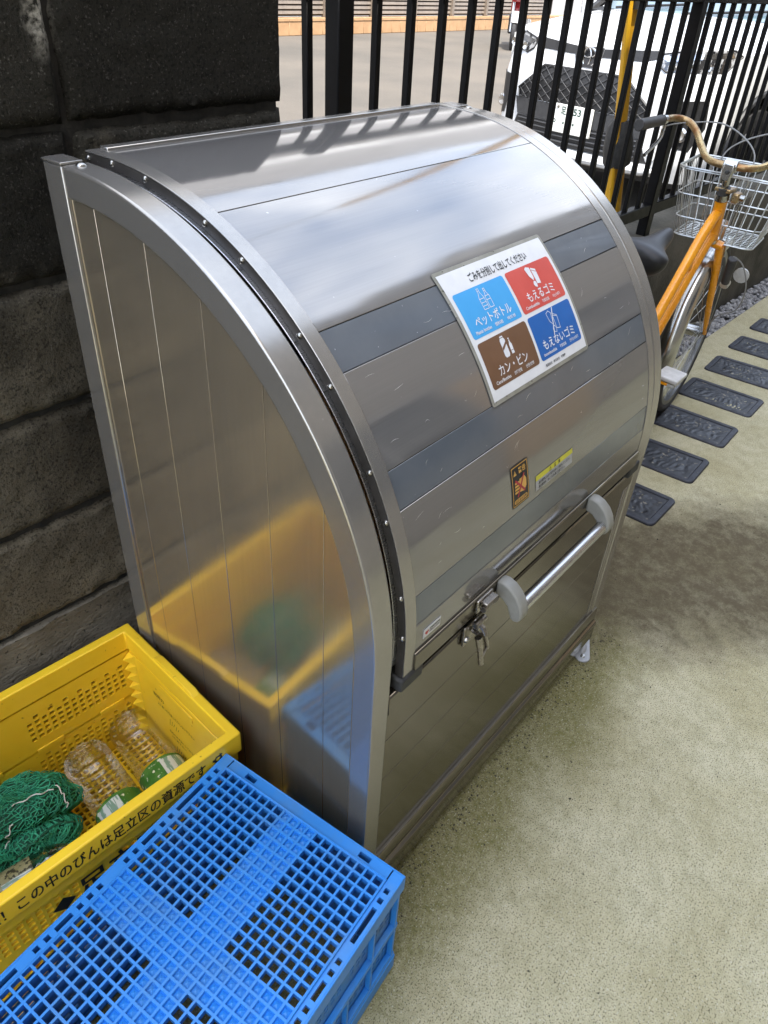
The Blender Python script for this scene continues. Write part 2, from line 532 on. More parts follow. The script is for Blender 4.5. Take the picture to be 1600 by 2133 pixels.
# --- gravel: small grey stones between pavement and kerb
def make_gravel():
    M['stone'] = pm('gravel_stone', (0.40, 0.40, 0.40), (0.13, 0.13, 0.135), rough=0.85, scale=45, world=True, bump=0.3, bscale=300)
    rnd = random.Random(3)
    base = bmesh.new(); bmesh.ops.create_icosphere(base, subdivisions=1, radius=1.0)
    bv = [v.co.copy() for v in base.verts]; bf = [[v.index for v in f.verts] for f in base.faces]; base.free()
    vs, fs = [], []
    for k in range(2600):
        X = 1.9 + 4.4 * rnd.random() ** 1.25
        c = 0.640 + 0.110 * rnd.random()
        r = 0.007 + 0.010 * rnd.random()
        z = -0.022 + 0.020 * rnd.random()
        s = Vector((r * rnd.uniform(.8, 1.4), r * rnd.uniform(.7, 1.2), r * rnd.uniform(.6, .9)))
        rot = Matrix.Rotation(rnd.random() * 6.28, 3, 'Z') @ Matrix.Rotation(rnd.uniform(-.5, .5), 3, 'X')
        o = len(vs)
        for v in bv:
            j = 1 + 0.35 * (rnd.random() - 0.5)
            vs.append(rot @ Vector((v.x * s.x * j, v.y * s.y * j, v.z * s.z * j)) + Vector((X, c - SL * X, z)))
        fs += [[i + o for i in f] for f in bf]
    o = raw_obj('gravel', vs, fs, 'stone', autos=60)
    tag(o, 'loose grey gravel along the foot of the kerb', 'gravel'); o['kind'] = 'stuff'
make_gravel()

# --- grit and crumbs gathered along the foot of the bin
def make_grit():
    M['grit'] = pm('grit', (0.10, 0.085, 0.05), (0.03, 0.026, 0.016), rough=0.95, scale=200, world=True)
    rnd = random.Random(17)
    tet = [Vector((1, 0, -.5)), Vector((-.6, .8, -.5)), Vector((-.6, -.8, -.5)), Vector((0, 0, .9)), Vector((.4, .5, .5))]
    tf = [(0, 2, 1), (0, 1, 4), (1, 3, 4), (1, 2, 3), (2, 0, 3), (0, 4, 3)]
    vs, fs = [], []
    for k in range(1500):
        if rnd.random() < 0.62:
            X = rnd.uniform(0.0, 0.98); Y = -0.004 - abs(rnd.gauss(0, 0.028))
        else:
            X = rnd.uniform(-0.1, 2.0); Y = rnd.uniform(-0.75, 0.1)
        r = abs(rnd.gauss(0, 0.0011)) + 0.0005
        rot = Matrix.Rotation(rnd.random() * 6.28, 3, 'Z')
        o = len(vs)
        for v in tet:
            q = rot @ Vector((v.x * rnd.uniform(.7, 1.6), v.y, v.z * .7)) * r
            vs.append((X + q.x, Y + q.y, r * 0.3 + q.z))
        fs += [tuple(i + o for i in f) for f in tf]
    o = raw_obj('grit', vs, fs, 'grit', autos=60)
    tag(o, 'dark grit and crumbs scattered along the foot of the bin', 'grit'); o['kind'] = 'stuff'
make_grit()

# --- block wall behind the bin and the crates
def block_mat():
    m, n, b, o = _mat('mouldy_block')
    N, L = n.nodes.new, n.links.new
    g = N('ShaderNodeNewGeometry'); pos = g.outputs['Position']
    def noise(s, d=6, r=0.6):
        t = N('ShaderNodeTexNoise'); t.inputs['Scale'].default_value = s; t.inputs['Detail'].default_value = d
        t.inputs['Roughness'].default_value = r; L(pos, t.inputs['Vector']); return t.outputs['Fac']
    def rng(v, a, c, d=0.0, e=1.0):
        t = N('ShaderNodeMapRange')
        for k, x in zip(('From Min', 'From Max', 'To Min', 'To Max'), (a, c, d, e)): t.inputs[k].default_value = x
        L(v, t.inputs['Value']); return t.outputs['Result']
    def mixc(f, a, c):
        t = N('ShaderNodeMix'); t.data_type = 'RGBA'
        for k, v in (('A', a), ('B', c)):
            if isinstance(v, tuple): t.inputs[k].default_value = (*v, 1)
            else: L(v, t.inputs[k])
        L(f, t.inputs['Factor']); return t.outputs['Result']
    def ma(op, a, c):
        t = N('ShaderNodeMath'); t.operation = op
        for k, v in ((0, a), (1, c)):
            if isinstance(v, (int, float)): t.inputs[k].default_value = v
            else: L(v, t.inputs[k])
        return t.outputs[0]
    xyz = N('ShaderNodeSeparateXYZ'); L(pos, xyz.inputs[0])
    Z, X = xyz.outputs[2], xyz.outputs[0]
    grey = mixc(rng(noise(4.0), 0.35, 0.65), (0.14, 0.120, 0.084), (0.25, 0.222, 0.162))
    mould = ma('ADD', rng(Z, 0.42, 1.18, 0.0, 0.52), ma('MULTIPLY', noise(5.0, 9, 0.7), 0.75))
    col = mixc(rng(mould, 0.38, 0.80), grey, (0.024, 0.0225, 0.018))
    grain = rng(noise(210, 2, 0.5), 0.52, 0.66, 0, 0.6)
    col = mixc(grain, col, (0.006, 0.006, 0.005))
    pale = rng(noise(260, 2, 0.5), 0.62, 0.72, 0, 0.35)
    col = mixc(pale, col, (0.16, 0.15, 0.13))
    # pale lime bloom running down the open joint
    dx = ma('ABSOLUTE', ma('SUBTRACT', ma('ADD', X, ma('MULTIPLY', noise(30, 3), 0.02)), 0.083), 0.0)
    bl = ma('MULTIPLY', rng(dx, 0.024, 0.004), ma('MULTIPLY', rng(Z, 1.27, 1.32), rng(Z, 1.43, 1.36)))
    col = mixc(ma('MULTIPLY', bl, rng(noise(120, 3), 0.35, 0.6)), col, (0.42, 0.40, 0.34))
    oi = N('ShaderNodeObjectInfo')
    hs = N('ShaderNodeHueSaturation'); L(col, hs.inputs['Color']); L(rng(oi.outputs['Random'], 0, 1, 0.7, 1.35), hs.inputs['Value'])
    L(hs.outputs['Color'], b.inputs['Base Color'])
    b.inputs['Roughness'].default_value = 0.95
    b.inputs['Specular IOR Level'].default_value = 0.15
    hh = ma('ADD', noise(170, 3), ma('MULTIPLY', noise(420, 2), 0.5))
    bb = N('ShaderNodeBump'); bb.inputs['Strength'].default_value = 0.6; bb.inputs['Distance'].default_value = 0.003
    L(hh, bb.inputs['Height']); L(bb.outputs['Normal'], b.inputs['Normal'])
    return m
M['block'] = block_mat()
M['footing'] = pm('footing_concrete', (0.17, 0.155, 0.12), (0.075, 0.065, 0.045), rough=0.95, scale=9, world=True, bump=0.7, bscale=90, bdist=0.006,
                  stretch=(1, 1, 2.5), speck=(0.03, 0.028, 0.02), speck_scale=160, speck_lo=0.62)
M['mortar'] = pm('mortar', (0.035, 0.032, 0.026), (0.012, 0.011, 0.009), rough=0.95, scale=40, world=True, bump=0.5)

def make_wall():
    t = thing('block_wall', 'mould-blackened concrete block wall behind the yellow crate and steel bin', 'wall', (0, 0.66, 0), SA)
    core = box('core', -4.3, 0.474, 0.012, 0.10, 0.0, 1.386, 'mortar', t)
    fz = []
    # footing with an uneven top lip
    nx = 160
    vs, fs = [], []
    prof = [(-0.012, 0.0), (-0.014, 0.24), (-0.010, 0.315), (0.000, 0.345), (0.001, 0.392), (0.02, 0.393)]
    for i in range(nx + 1):
        x = -4.3 + 4.78 * i / nx
        for k, (y, z) in enumerate(prof):
            d = 0.006 * mnoise.noise((x * 9, z * 14, 1.3)) + 0.004 * mnoise.noise((x * 30, z * 40, 4))
            vs.append((x, y + d, z + (0.010 * mnoise.noise((x * 6, 3.1, 0)) if k in (2, 3) else 0)))
    n = len(prof)
    for i in range(nx):
        for k in range(n - 1):
            fs.append((i * n + k, (i + 1) * n + k, (i + 1) * n + k + 1, i * n + k + 1))
    raw_obj('footing', vs, fs, 'footing', t, autos=60)
    # blocks, 390 x 190 mm, straight vertical joints; four shared meshes with worn edges
    meshes = []
    for s in range(4):
        vs, fs = [], []
        gx, gz = 40, 20
        for j in range(gz + 1):
            for i in range(gx + 1):
                u, v = i / gx, j / gz
                x, z = 0.391 * u, 0.191 * v
                e = min(x, 0.391 - x, z, 0.191 - z)
                dep = 0.0
                if e < 0.012:
                    dep = 0.012 * (1 - e / 0.012) ** 2
                nn = mnoise.noise((x * 38 + s * 9, z * 38, s * 3.7))
                n2 = mnoise.noise((x * 120 + s * 9, z * 120, s * 3.7))
                dep += (0.0025 + (0.004 if e < 0.012 else 0)) * max(-0.4, nn) + 0.0012 * n2
                # broken edge outline
                x += (0.004 * nn if 0 < e < 0.02 else 0); z += (0.004 * n2 if 0 < e < 0.02 else 0)
                vs.append((x, dep, z))
        for j in range(gz):
            for i in range(gx):
                a = j * (gx + 1) + i
                fs.append((a, a + 1, a + gx + 2, a + gx + 1))
        # sides back into the wall
        ring = [i for i in range(gx + 1)] + [j * (gx + 1) + gx for j in range(1, gz + 1)] + \
               [gz * (gx + 1) + i for i in range(gx - 1, -1, -1)] + [j * (gx + 1) for j in range(gz - 1, 0, -1)]
        o = len(vs)
        for r in ring: vs.append((vs[r][0], 0.095, vs[r][2]))
        for k in range(len(ring)):
            k2 = (k + 1) % len(ring)
            fs.append((ring[k], o + k, o + k2, ring[k2]))
        me = bpy.data.meshes.new('block'); me.from_pydata(vs, [], fs)
        me.materials.append(M['block'])
        meshes.append(me)
    rnd = random.Random(5)
    for r in range(5):
        z = 0.400 + 0.2 * r
        for c in range(12):
            x = 0.090 - 0.4 * c
            o = mesh_obj('block', meshes[rnd.randrange(4)], 'block', t, autos=60)
            o.location = (x + rnd.uniform(-.0015, .0015), rnd.uniform(-.002, .003), z + rnd.uniform(-.001, .001))
            if c == 0: o.scale = (0.395 / 0.391, 1, 1)
make_wall()

# --- kerb under the fence
M['kerb'] = pm('kerb_concrete', (0.085, 0.078, 0.060), (0.026, 0.023, 0.014), rough=0.93, scale=5, detail=9, world=True, bump=0.6, bscale=70, bdist=0.005,
               speck=(0.05, 0.05, 0.03), speck_scale=120, speck_lo=0.6)
def make_kerb():
    nx = 150; vs, fs = [], []
    prof = [(0.004, -0.04), (0.0, 0.10), (0.0, 0.30), (0.001, 0.56), (0.010, 0.574), (0.05, 0.578), (0.17, 0.580), (0.176, 0.57), (0.178, 0.10)]
    for i in range(nx + 1):
        x = 0.49 + 11 * (i / nx) ** 1.4
        for k, (y, z) in enumerate(prof):
            d = 0.004 * mnoise.noise((x * 5, z * 9, 2.2)) + 0.003 * mnoise.noise((x * 21, z * 25, 7))
            vs.append((x, y + d, z + 0.5 * d))
    n = len(prof)
    for i in range(nx):
        for k in range(n - 1): fs.append((i * n + k, (i + 1) * n + k, (i + 1) * n + k + 1, i * n + k + 1))
    fs.append(tuple(range(n)))
    o = raw_obj('concrete_kerb', vs, fs, 'kerb', autos=50)
    o.location = (0, 0.755, 0); o.rotation_euler = (0, 0, SA)
    tag(o, 'low stained concrete kerb wall carrying the black fence', 'kerb')
make_kerb()

# --- fence
M['fence'] = pm('black_fence_paint', (0.0022, 0.0022, 0.0026), (0.004, 0.004, 0.0045), rough=0.42, scale=40, spec=0.12, rvar=0.08, bump=0.06, bscale=200,
                speck=(0.02, 0.019, 0.018), speck_scale=150, speck_lo=0.77)
def make_fence():
    t = thing('metal_fence', 'black metal fence of square upright bars on the kerb', 'fence', (0, 0.815, 0), SA)
    bar = MB().box(-0.0085, 0.0085, -0.0085, 0.0085, 0.66, 1.36).obj('bar', 'fence', t, 0.002, 1)
    post = MB().box(-0.0225, 0.0225, -0.020, 0.020, 0.55, 1.45).obj('post', 'fence', t, 0.003, 1)
    posts = [0.778, 2.535, 4.292, 6.05]
    xs = [0.690]
    for a, b_ in zip(posts[:-1], posts[1:]):
        n = 16 if a < 1 else 17
        xs += [a + (b_ - a) * k / n for k in range(1, n)]
    for k, x in enumerate(xs):
        o = bar if k == 0 else copy_part(bar, t)
        o.location = (x, 0, 0)
    for k, x in enumerate(posts):
        o = post if k == 0 else copy_part(post, t)
        o.location = (x, 0, 0)
    xr = [0.60] + posts
    for a, b_ in zip(xr[:-1], xr[1:]):
        x0 = a if a == 0.60 else a + 0.023
        MB().box(x0, b_ - 0.023, -0.017, 0.017, 1.349, 1.392).obj('top_rail', 'fence', t, 0.003, 1)
        MB().box(x0, b_ - 0.023, -0.017, 0.017, 0.655, 0.700).obj('bottom_rail', 'fence', t, 0.003, 1)
make_fence()

# --- parking lot beyond the fence
def lot_mat():
    return pm('lot_surface', (0.125, 0.108, 0.088), (0.085, 0.077, 0.065), rough=0.92, scale=0.55, detail=9, world=True, bump=0.4, bscale=60, bdist=0.006,
              speck=(0.15, 0.135, 0.115), speck_scale=70, speck_lo=0.64)
M['lot'] = lot_mat()
lot = raw_obj('parking_lot', [(-90, 0.93 + SL * 90, 0.15), (120, 0.93 - SL * 120, 0.15), (120, 140, 0.15), (-90, 140, 0.15)], [(0, 1, 2, 3)], 'lot')
struct(lot)
base = raw_obj('ground', [(-200, -200, -0.06), (200, -200, -0.06), (200, 200, -0.06), (-200, 200, -0.06)], [(0, 1, 2, 3)], 'lot')
struct(base)
# parking block near the car
M['stopper'] = pm('stopper_concrete', (0.42, 0.39, 0.30), (0.30, 0.28, 0.2), rough=0.9, scale=8, bump=0.3)
wsx = MB().prism([(-0.075, 0), (0.075, 0), (0.055, 0.11), (-0.055, 0.11)], 0, 0.6, 'y').obj('wheel_stop', 'stopper', None, 0.01)
wsx.location = (6.0, 3.9, 0.15); wsx.rotation_euler = (0, 0, R_(10))
tag(wsx, 'pale concrete wheel stop lying on the lot left of the white car', 'wheel stop')

# --- tiled base and louvred fence at the far end of the lot
M['tile'] = pm('ochre_tile', (0.44, 0.27, 0.14), (0.37, 0.22, 0.11), rough=0.55, scale=6, world=True)
M['grout'] = flat('tile_grout', (0.16, 0.10, 0.055), 0.9)
M['louvre'] = pm('louvre_brown', (0.20, 0.165, 0.13), (0.155, 0.125, 0.10), rough=0.5, scale=10)
M['shade'] = flat('louvre_backing', (0.05, 0.042, 0.035), 0.9)  # dark colour standing in for shade between the slats
def make_far():
    t = thing('tiled_wall', 'low ochre tiled wall across the far end of the parking lot', 'wall', (0, 12.07, 0.15))
    box('core', 8.5, 24, 0.012, 0.30, 0.0, 0.288, 'grout', t)
    tile = MB().box(0.004, 0.316, 0.0, 0.02, 0.006, 0.235).obj('tile', 'tile', t, 0.004, 1)
    cope = MB().box(0.003, 0.317, -0.012, 0.30, 0.2395, 0.297).obj('coping_tile', 'tile', t, 0.004, 1)
    k = 0; x = 8.5
    while x < 23.9:
        for src in (tile, cope):
            o = src if k == 0 else copy_part(src, t)
            o.location = (x, 0, 0)
        x += 0.32; k += 1
    f = thing('louvre_fence', 'brown louvred fence standing on the ochre tiled wall', 'fence', (0, 12.2, 0.447))
    post = MB().box(-0.05, 0.05, -0.06, 0.04, 0.0, 1.45).obj('post', 'louvre', f, 0.006, 1)
    slat = MB().box(0.055, 1.445, -0.02, 0.0, 0.0, 0.062, Matrix.Rotation(R_(-18), 4, 'X')).obj('slat', 'louvre', f, 0.003, 1)
    box('backing', 8.3, 22.4, 0.05, 0.06, 0.02, 1.4, 'shade', f)  # sheet added behind the slats so their gaps look shaded
    i = 0
    for a in range(9):
        X = 8.35 + 1.5 * a
        o = post if a == 0 else copy_part(post, f)
        o.location = (X, 0, 0)
        for r in range(16):
            s = slat if i == 0 else copy_part(slat, f)
            s.location = (X, 0, 0.05 + 0.083 * r); i += 1
make_far()

# --- buildings that close the alley and the lot (seen mirrored in the steel)
M['bldg_near'] = pm('render_wall', (0.37, 0.325, 0.27), (0.31, 0.275, 0.23), rough=0.85, scale=1.2, world=True, bump=0.2, bscale=80)
M['bldg_mid'] = pm('grey_wall', (0.42, 0.41, 0.39), (0.36, 0.35, 0.33), rough=0.85, scale=1.2, world=True)
M['bldg_far'] = pm('beige_wall', (0.40, 0.39, 0.385), (0.35, 0.34, 0.335), rough=0.85, scale=0.6, world=True)
M['parapet'] = pm('white_parapet', (0.82, 0.81, 0.79), (0.76, 0.75, 0.73), rough=0.8, scale=0.8, world=True)
M['pane'] = pm('window_glass', (0.05, 0.06, 0.07), (0.035, 0.04, 0.05), rough=0.06, spec=0.7, scale=2, world=True)
M['sash'] = flat('window_sash', (0.30, 0.29, 0.28), 0.5)
M['door_wood'] = pm('tan_door', (0.52, 0.36, 0.20), (0.44, 0.29, 0.15), rough=0.5, scale=3, stretch=(1, 1, 0.2))  # tan stands in for a warm patch of light mirrored in the lid

def building(name, label, x0, x1, yf, depth, h, wall, out, wins, bands=(), warm_panel=None):
    """out = +1 if the facade faces +Y, -1 if it faces -Y; yf is the facade plane"""
    t = thing(name, label, 'building', ((x0 + x1) / 2, yf, 0))
    hw = (x1 - x0) / 2
    ya, yb = (-depth, 0) if out > 0 else (0, depth)
    box('wall', -hw, hw, ya, yb, 0, h, wall, t)
    box('roof', -hw - 0.1, hw + 0.1, ya - 0.1, yb + 0.1, h + 0.002, h + 0.22, 'sash', t)
    pane = None
    for (wx, wz, ww, wh) in wins:
        s = 0.03 * out
        p_ = MB().box(-ww / 2, ww / 2, min(0, s) + 0.004 * out, max(0, s) + 0.004 * out, 0, wh).obj('window', 'pane', t)
        p_.location = (wx, 0, wz)
        fr = MB()
        for a in ((-ww / 2 - .06, -ww / 2, 0, wh), (ww / 2, ww / 2 + .06, 0, wh), (-ww / 2 - .06, ww / 2 + .06, wh, wh + .06), (-ww / 2 - .06, ww / 2 + .06, -.06, 0), (-.025, .025, 0.001, wh - .001)):
            fr.box(a[0], a[1], min(.002 * out, .06 * out), max(.002 * out, .06 * out), a[2], a[3])
        fr.obj('frame', 'sash', p_)
    for (z0, z1, d) in bands:
        MB().box(-hw + .3, hw - .3, min(.003 * out, d * out), max(.003 * out, d * out), z0, z1).obj('balcony', 'parapet', t)
    if warm_panel:
        for dx in warm_panel:
            d = MB().box(dx - .55, dx + .55, min(.003 * out, .05 * out), max(.003 * out, .05 * out), 0.02, 2.1).obj('door', 'door_wood', t)  # panel added to imitate warm light on the facade
    return t
wn = [(-6 + 3.2 * i, z, 1.5, 1.2) for i in range(6) for z in (1.0, 4.0)]
building('apartment_building', 'two storey rendered building facing the alley behind the viewer', -4.2, 7.9, -2.25, 7.0, 7.0, 'bldg_near', 1, [(x, z, w_, h_) for x, z, w_, h_ in wn if -5.5 < x < 5.5], warm_panel=(1.8,))
building('corner_building', 'slightly taller grey building further along the alley', 8.1, 13.0, -2.30, 7.0, 8.1, 'bldg_mid', 1, [(-1.2, z, 1.4, 1.2) for z in (1.2, 4.2)] + [(1.2, z, 1.4, 1.2) for z in (1.2, 4.2)])
building('office_building', 'tall grey building at the far end of the alley', 13.3, 30.0, -2.35, 9.0, 10.6, 'bldg_mid', 1, [(-6 + 3 * i, z, 1.6, 1.3) for i in range(5) for z in (1.2, 4.4, 7.6)])
building('apartment_block', 'grey apartment block with white balconies beyond the parking lot', -14.0, 52.0, 14.6, 8.0, 18.6, 'bldg_far', -1, [], bands=((5.4, 6.0, 0.9), (11.0, 12.2, 0.9)))
# ------------------------------------------------------------------ the stainless steel rubbish bin
BW, BD, BH = 0.899, 0.588, 1.180
AR, AZ = 0.533, 0.644            # arch radius and height of its centre; centre at Y = AR
def arc(r, th):
    a = R_(th)
    return (AR - r * math.cos(a), AZ + r * math.sin(a))
def arc_path(r, z_low, y_back, n=44):
    """front vertical -> quarter circle -> flat top, as (y, z, ny, nz) with outward normals"""
    P = []
    if z_low < AZ - 1e-6:
        P.append((AR - r, z_low, -1, 0))
    for k in range(n + 1):
        th = 90 * k / n
        y, z = arc(r, th)
        P.append((y, z, -math.cos(R_(th)), math.sin(R_(th))))
    if y_back > AR + 1e-6:
        P.append((y_back, AZ + r, 0, 1))
    return P
def arch_beam(mb, x0, x1, r_out, thick, z_low, y_back, crown=0.0):
    path = [((0, y, z), (1, 0, 0), (0, ny, nz)) for y, z, ny, nz in arc_path(r_out, z_low, y_back)]
    sec = [(x0, 0), (x1, 0), (x1, -thick), (x0, -thick)]
    if crown:
        sec = [(x0, 0), (x1, 0), (x1, -thick), (x0, -thick), (x0 - crown, -thick * 0.72), (x0 - crown * 0.6, -thick * 0.3)]
    return mb.sweep(path, sec)

bin_ = thing('rubbish_bin', 'stainless steel rubbish storage bin with curved lid in front of the wall', 'rubbish bin')

def make_bin():
    B = bin_
    M['foot_alu'] = pm('cast_foot', (0.42, 0.42, 0.42), (0.35, 0.35, 0.35), rough=0.5, metal=0.25, scale=50)
    # side frames
    for x0, x1 in ((0.0, 0.038), (BW - 0.038, BW)):
        mb = MB(); arch_beam(mb, x0, x1, AR, 0.040, 0.045, 0.5445)
        mb.obj('side_frame', 'steel_n', B, 0.0035, 3, autos=30)
    # rear posts with caps
    for x0, x1 in ((0.0, 0.030), (BW - 0.030, BW)):
        box('rear_post', x0, x1, 0.545, BD, 0.02, 1.176, 'steel_n', B, 0.0025)
        box('post_cap', x0 - 0.0008, x1 + 0.0008, 0.5442, BD + 0.0008, 1.1765, 1.1800, 'steel_n', B, 0.001)
        MB().lathe([(0.0, 0.0035), (0.004, 0.003), (0.0065, 0.0012), (0.0072, -0.0005)], 16,
                   Matrix.Translation((x0 + 0.019 if x0 < 0.1 else x1 - 0.019, 0.530, AZ + AR + 0.0005))).obj('rivet', 'bolt', B)
    # side cladding: upright boards 100 mm wide, tops cut to the arch
    seams = [0.0385, 0.0976, 0.196, 0.2968, 0.3953, 0.4937, 0.5446]
    for side in (0, 1):
        for a, b in zip(seams[:-1], seams[1:]):
            a_, b_ = a + 0.0004, b - 0.0004
            n = 10
            top = []
            for k in range(n + 1):
                y = b_ + (a_ - b_) * k / n
                rr = 0.4955
                z = AZ + math.sqrt(max(0.0, rr * rr - (AR - y) ** 2)) if y < AR else AZ + rr
                top.append((y, z))
            poly = [(a_, 0.05), (b_, 0.05)] + top
            x0, x1 = (0.0045, 0.0085) if side == 0 else (BW - 0.0085, BW - 0.0045)
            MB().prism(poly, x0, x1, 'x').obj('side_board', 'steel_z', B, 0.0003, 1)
        x0, x1 = (0.0088, 0.0105) if side == 0 else (BW - 0.0105, BW - 0.0088)
        poly = [(0.03, 0.05), (0.55, 0.05)] + [(0.55, AZ + 0.49)] + [arc(0.492, t) for t in range(88, -1, -4)]
        MB().prism(poly, x0, x1, 'x').obj('inner_side', 'inside', B)
    # back and floor
    box('back_panel', 0.0305, BW - 0.0305, 0.578, 0.584, 0.03, 1.150, 'steel_n', B)
    box('floor_panel', 0.012, BW - 0.012, 0.02, 0.577, 0.06, 0.07, 'inside', B)
    # low front: cap rail, boards, base rail
    x0, x1 = 0.0385, BW - 0.0385
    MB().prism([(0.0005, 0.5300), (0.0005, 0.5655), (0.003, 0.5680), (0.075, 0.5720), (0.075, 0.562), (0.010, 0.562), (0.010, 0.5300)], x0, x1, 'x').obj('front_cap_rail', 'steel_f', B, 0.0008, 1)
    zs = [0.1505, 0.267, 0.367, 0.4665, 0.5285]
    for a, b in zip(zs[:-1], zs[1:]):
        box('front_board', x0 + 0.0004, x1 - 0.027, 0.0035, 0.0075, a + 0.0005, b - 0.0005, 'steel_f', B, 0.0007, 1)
    box('front_lining', x0, x1, 0.0082, 0.011, 0.05, 0.56, 'inside', B)
    box('front_trim', x1 - 0.0262, x1 - 0.014, 0.0018, 0.0078, 0.151, 0.527, 'steel_n', B, 0.001, 1)
    box('front_trim', x1 - 0.0128, x1 - 0.0004, 0.0018, 0.0078, 0.151, 0.527, 'steel_n', B, 0.001, 1)
    MB().prism([(0.010, 0.149), (-0.002, 0.149), (-0.004, 0.146), (-0.004, 0.108), (-0.010, 0.104), (-0.0125, 0.096), (-0.010, 0.088), (-0.010, 0.048), (0.010, 0.048)],
               0.0, BW - 0.0135, 'x').obj('base_rail', 'steel_f', B, 0.001, 1)
    # feet
    for fx, fy, rz in ((0.884, 0.004, -62), (0.03, 0.0, 18)):
        ft = MB()
        pts = [(-0.019, 0.03), (0.019, 0.03)] + [(0.019 * math.cos(R_(-a)), -0.034 + 0.019 * math.sin(R_(-a))) for a in range(0, 181, 15)]
        ft.prism(pts, 0.001, 0.005, 'z')
        o = ft.obj('foot', 'foot_alu', B, 0.0012, 2)
        o.location = (fx, fy, 0); o.rotation_euler = (0, 0, R_(rz))
        ff = MB(); ff.lathe([(0.0132, 0.0048), (0.0125, 0.0085), (0.010, 0.0125), (0.006, 0.015), (0.0, 0.0158)], 18, Matrix.Translation((0, -0.004, 0)) @ Matrix.Diagonal((0.85, 1.55, 1, 1)))
        ff.obj('foot_boss', 'foot_alu', o)
        MB().tube([(0, 0.022, 0.005), (0, 0.022, 0.047)], 0.010, 12).obj('foot_column', 'steel_n', o)
        MB().lathe([(0.0, 0.0085), (0.005, 0.008), (0.0065, 0.0052)], 12, Matrix.Translation((0, -0.034, 0))).obj('foot_bolt', 'bolt', o)

    # ---------------- lid
    LX0, LX1, RIM = 0.0560, 0.8440, 0.0225
    RL = AR + 0.005
    th = [4.3, 9.6, 23.2, 28.9, 42.7, 48.65, 69.6]
    def panel(a, b, name, mat, r=RL, x0=LX0 + RIM + 0.0004, x1=LX1 - RIM - 0.0004, thick=0.004, extra_low=None, extra_back=None, g=0.055):
        n = max(3, int((b - a) / 1.6))
        path = []
        if extra_low is not None: path.append((AR - r, extra_low, -1, 0))
        a2 = a if extra_low is not None else a + g
        b2 = b if extra_back is not None else b - g
        for k in range(n + 1):
            t = a2 + (b2 - a2) * k / n
            y, z = arc(r, t); path.append((y, z, -math.cos(R_(t)), math.sin(R_(t))))
        if extra_back is not None: path.append((extra_back, AZ + r, 0, 1))
        pp = [((0, y, z), (1, 0, 0), (0, ny, nz)) for y, z, ny, nz in path]
        return MB().sweep(pp, [(x0, 0), (x1, 0), (x1, -thick), (x0, -thick)]).obj(name, mat, B, 0.0006, 1, autos=30)
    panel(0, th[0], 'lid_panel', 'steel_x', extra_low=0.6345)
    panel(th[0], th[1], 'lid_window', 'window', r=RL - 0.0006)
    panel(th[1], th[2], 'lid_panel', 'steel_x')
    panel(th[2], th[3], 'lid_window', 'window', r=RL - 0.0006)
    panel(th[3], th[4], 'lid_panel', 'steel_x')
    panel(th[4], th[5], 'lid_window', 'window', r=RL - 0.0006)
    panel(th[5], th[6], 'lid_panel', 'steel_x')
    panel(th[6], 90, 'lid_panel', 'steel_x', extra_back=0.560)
    # dark sheet under the panels, shade of the seams put into its colour
    path = [((0, y, z), (1, 0, 0), (0, ny, nz)) for y, z, ny, nz in arc_path(RL - 0.0045, 0.601, 0.558)]
    MB().sweep(path, [(LX0 + 0.004, 0), (LX1 - 0.004, 0), (LX1 - 0.004, -0.003), (LX0 + 0.004, -0.003)]).obj('lid_lining', 'inside', B)
    # rims left and right, slightly proud
    for x0, x1 in ((LX0, LX0 + RIM), (LX1 - RIM, LX1)):
        path = [((0, y, z), (1, 0, 0), (0, ny, nz)) for y, z, ny, nz in arc_path(RL + 0.0012, 0.601, 0.578)]
        MB().sweep(path, [(x0, 0), (x1, 0), (x1, -0.0022), (x0, -0.0022)]).obj('lid_rim', 'steel_n', B, 0.0006, 1, autos=30)
    # dark flange plates facing sideways and the pale channel inside them
    for s, xa in ((-1, LX0), (1, LX1)):
        x0, x1 = (xa, xa + 0.002) if s < 0 else (xa - 0.002, xa)
        path = [((0, y, z), (1, 0, 0), (0, ny, nz)) for y, z, ny, nz in arc_path(RL - 0.0012, 0.601, 0.575)]
        MB().sweep(path, [(x0, 0), (x1, 0), (x1, -0.0125), (x0, -0.0125)]).obj('lid_flange', 'dark_flange', B, autos=30)
        x0, x1 = (xa - 0.0070, xa + 0.0022) if s < 0 else (xa - 0.0022, xa + 0.0050)
        path = [((0, y, z), (1, 0, 0), (0, ny, nz)) for y, z, ny, nz in arc_path(RL - 0.0140, 0.62, 0.565)]
        MB().sweep(path, [(x0, 0), (x1, 0), (x1, -0.0025), (x0, -0.0025)]).obj('lid_channel', 'alu', B, 0.0005, 1, autos=30)
    # screws along the left flange
    scr = MB().lathe([(0.0, 0.0034), (0.0020, 0.0032), (0.0036, 0.0021), (0.0043, 0.0)], 14, Matrix.Rotation(R_(-90), 4, 'Y'))
    slot = None
    first = scr.obj('screw', 'bolt', B)
    cr = MB()
    cr.box(-0.0037, -0.0030, -0.0021, 0.0021, -0.0005, 0.0005); cr.box(-0.00372, -0.00302, -0.0005, 0.0005, -0.0021, 0.0021)
    cross = cr.obj('screw_slot', 'rubber', first)
    for k, t in enumerate([94.7, 88.5, 81.1, 68.9, 61.5, 49.3, 41.9, 29.9, 22.7, 10.7, 3.4]):
        if t > 90: y, z = 0.572, AZ + 0.530
        else: y, z = arc(0.5325, t)
        o = first if k == 0 else copy_part(first, B)
        o.location = (LX0 - 0.0002, y, z)
        if k: copy_part(cross, o, rot=(random.random() * 1.5, 0, 0))
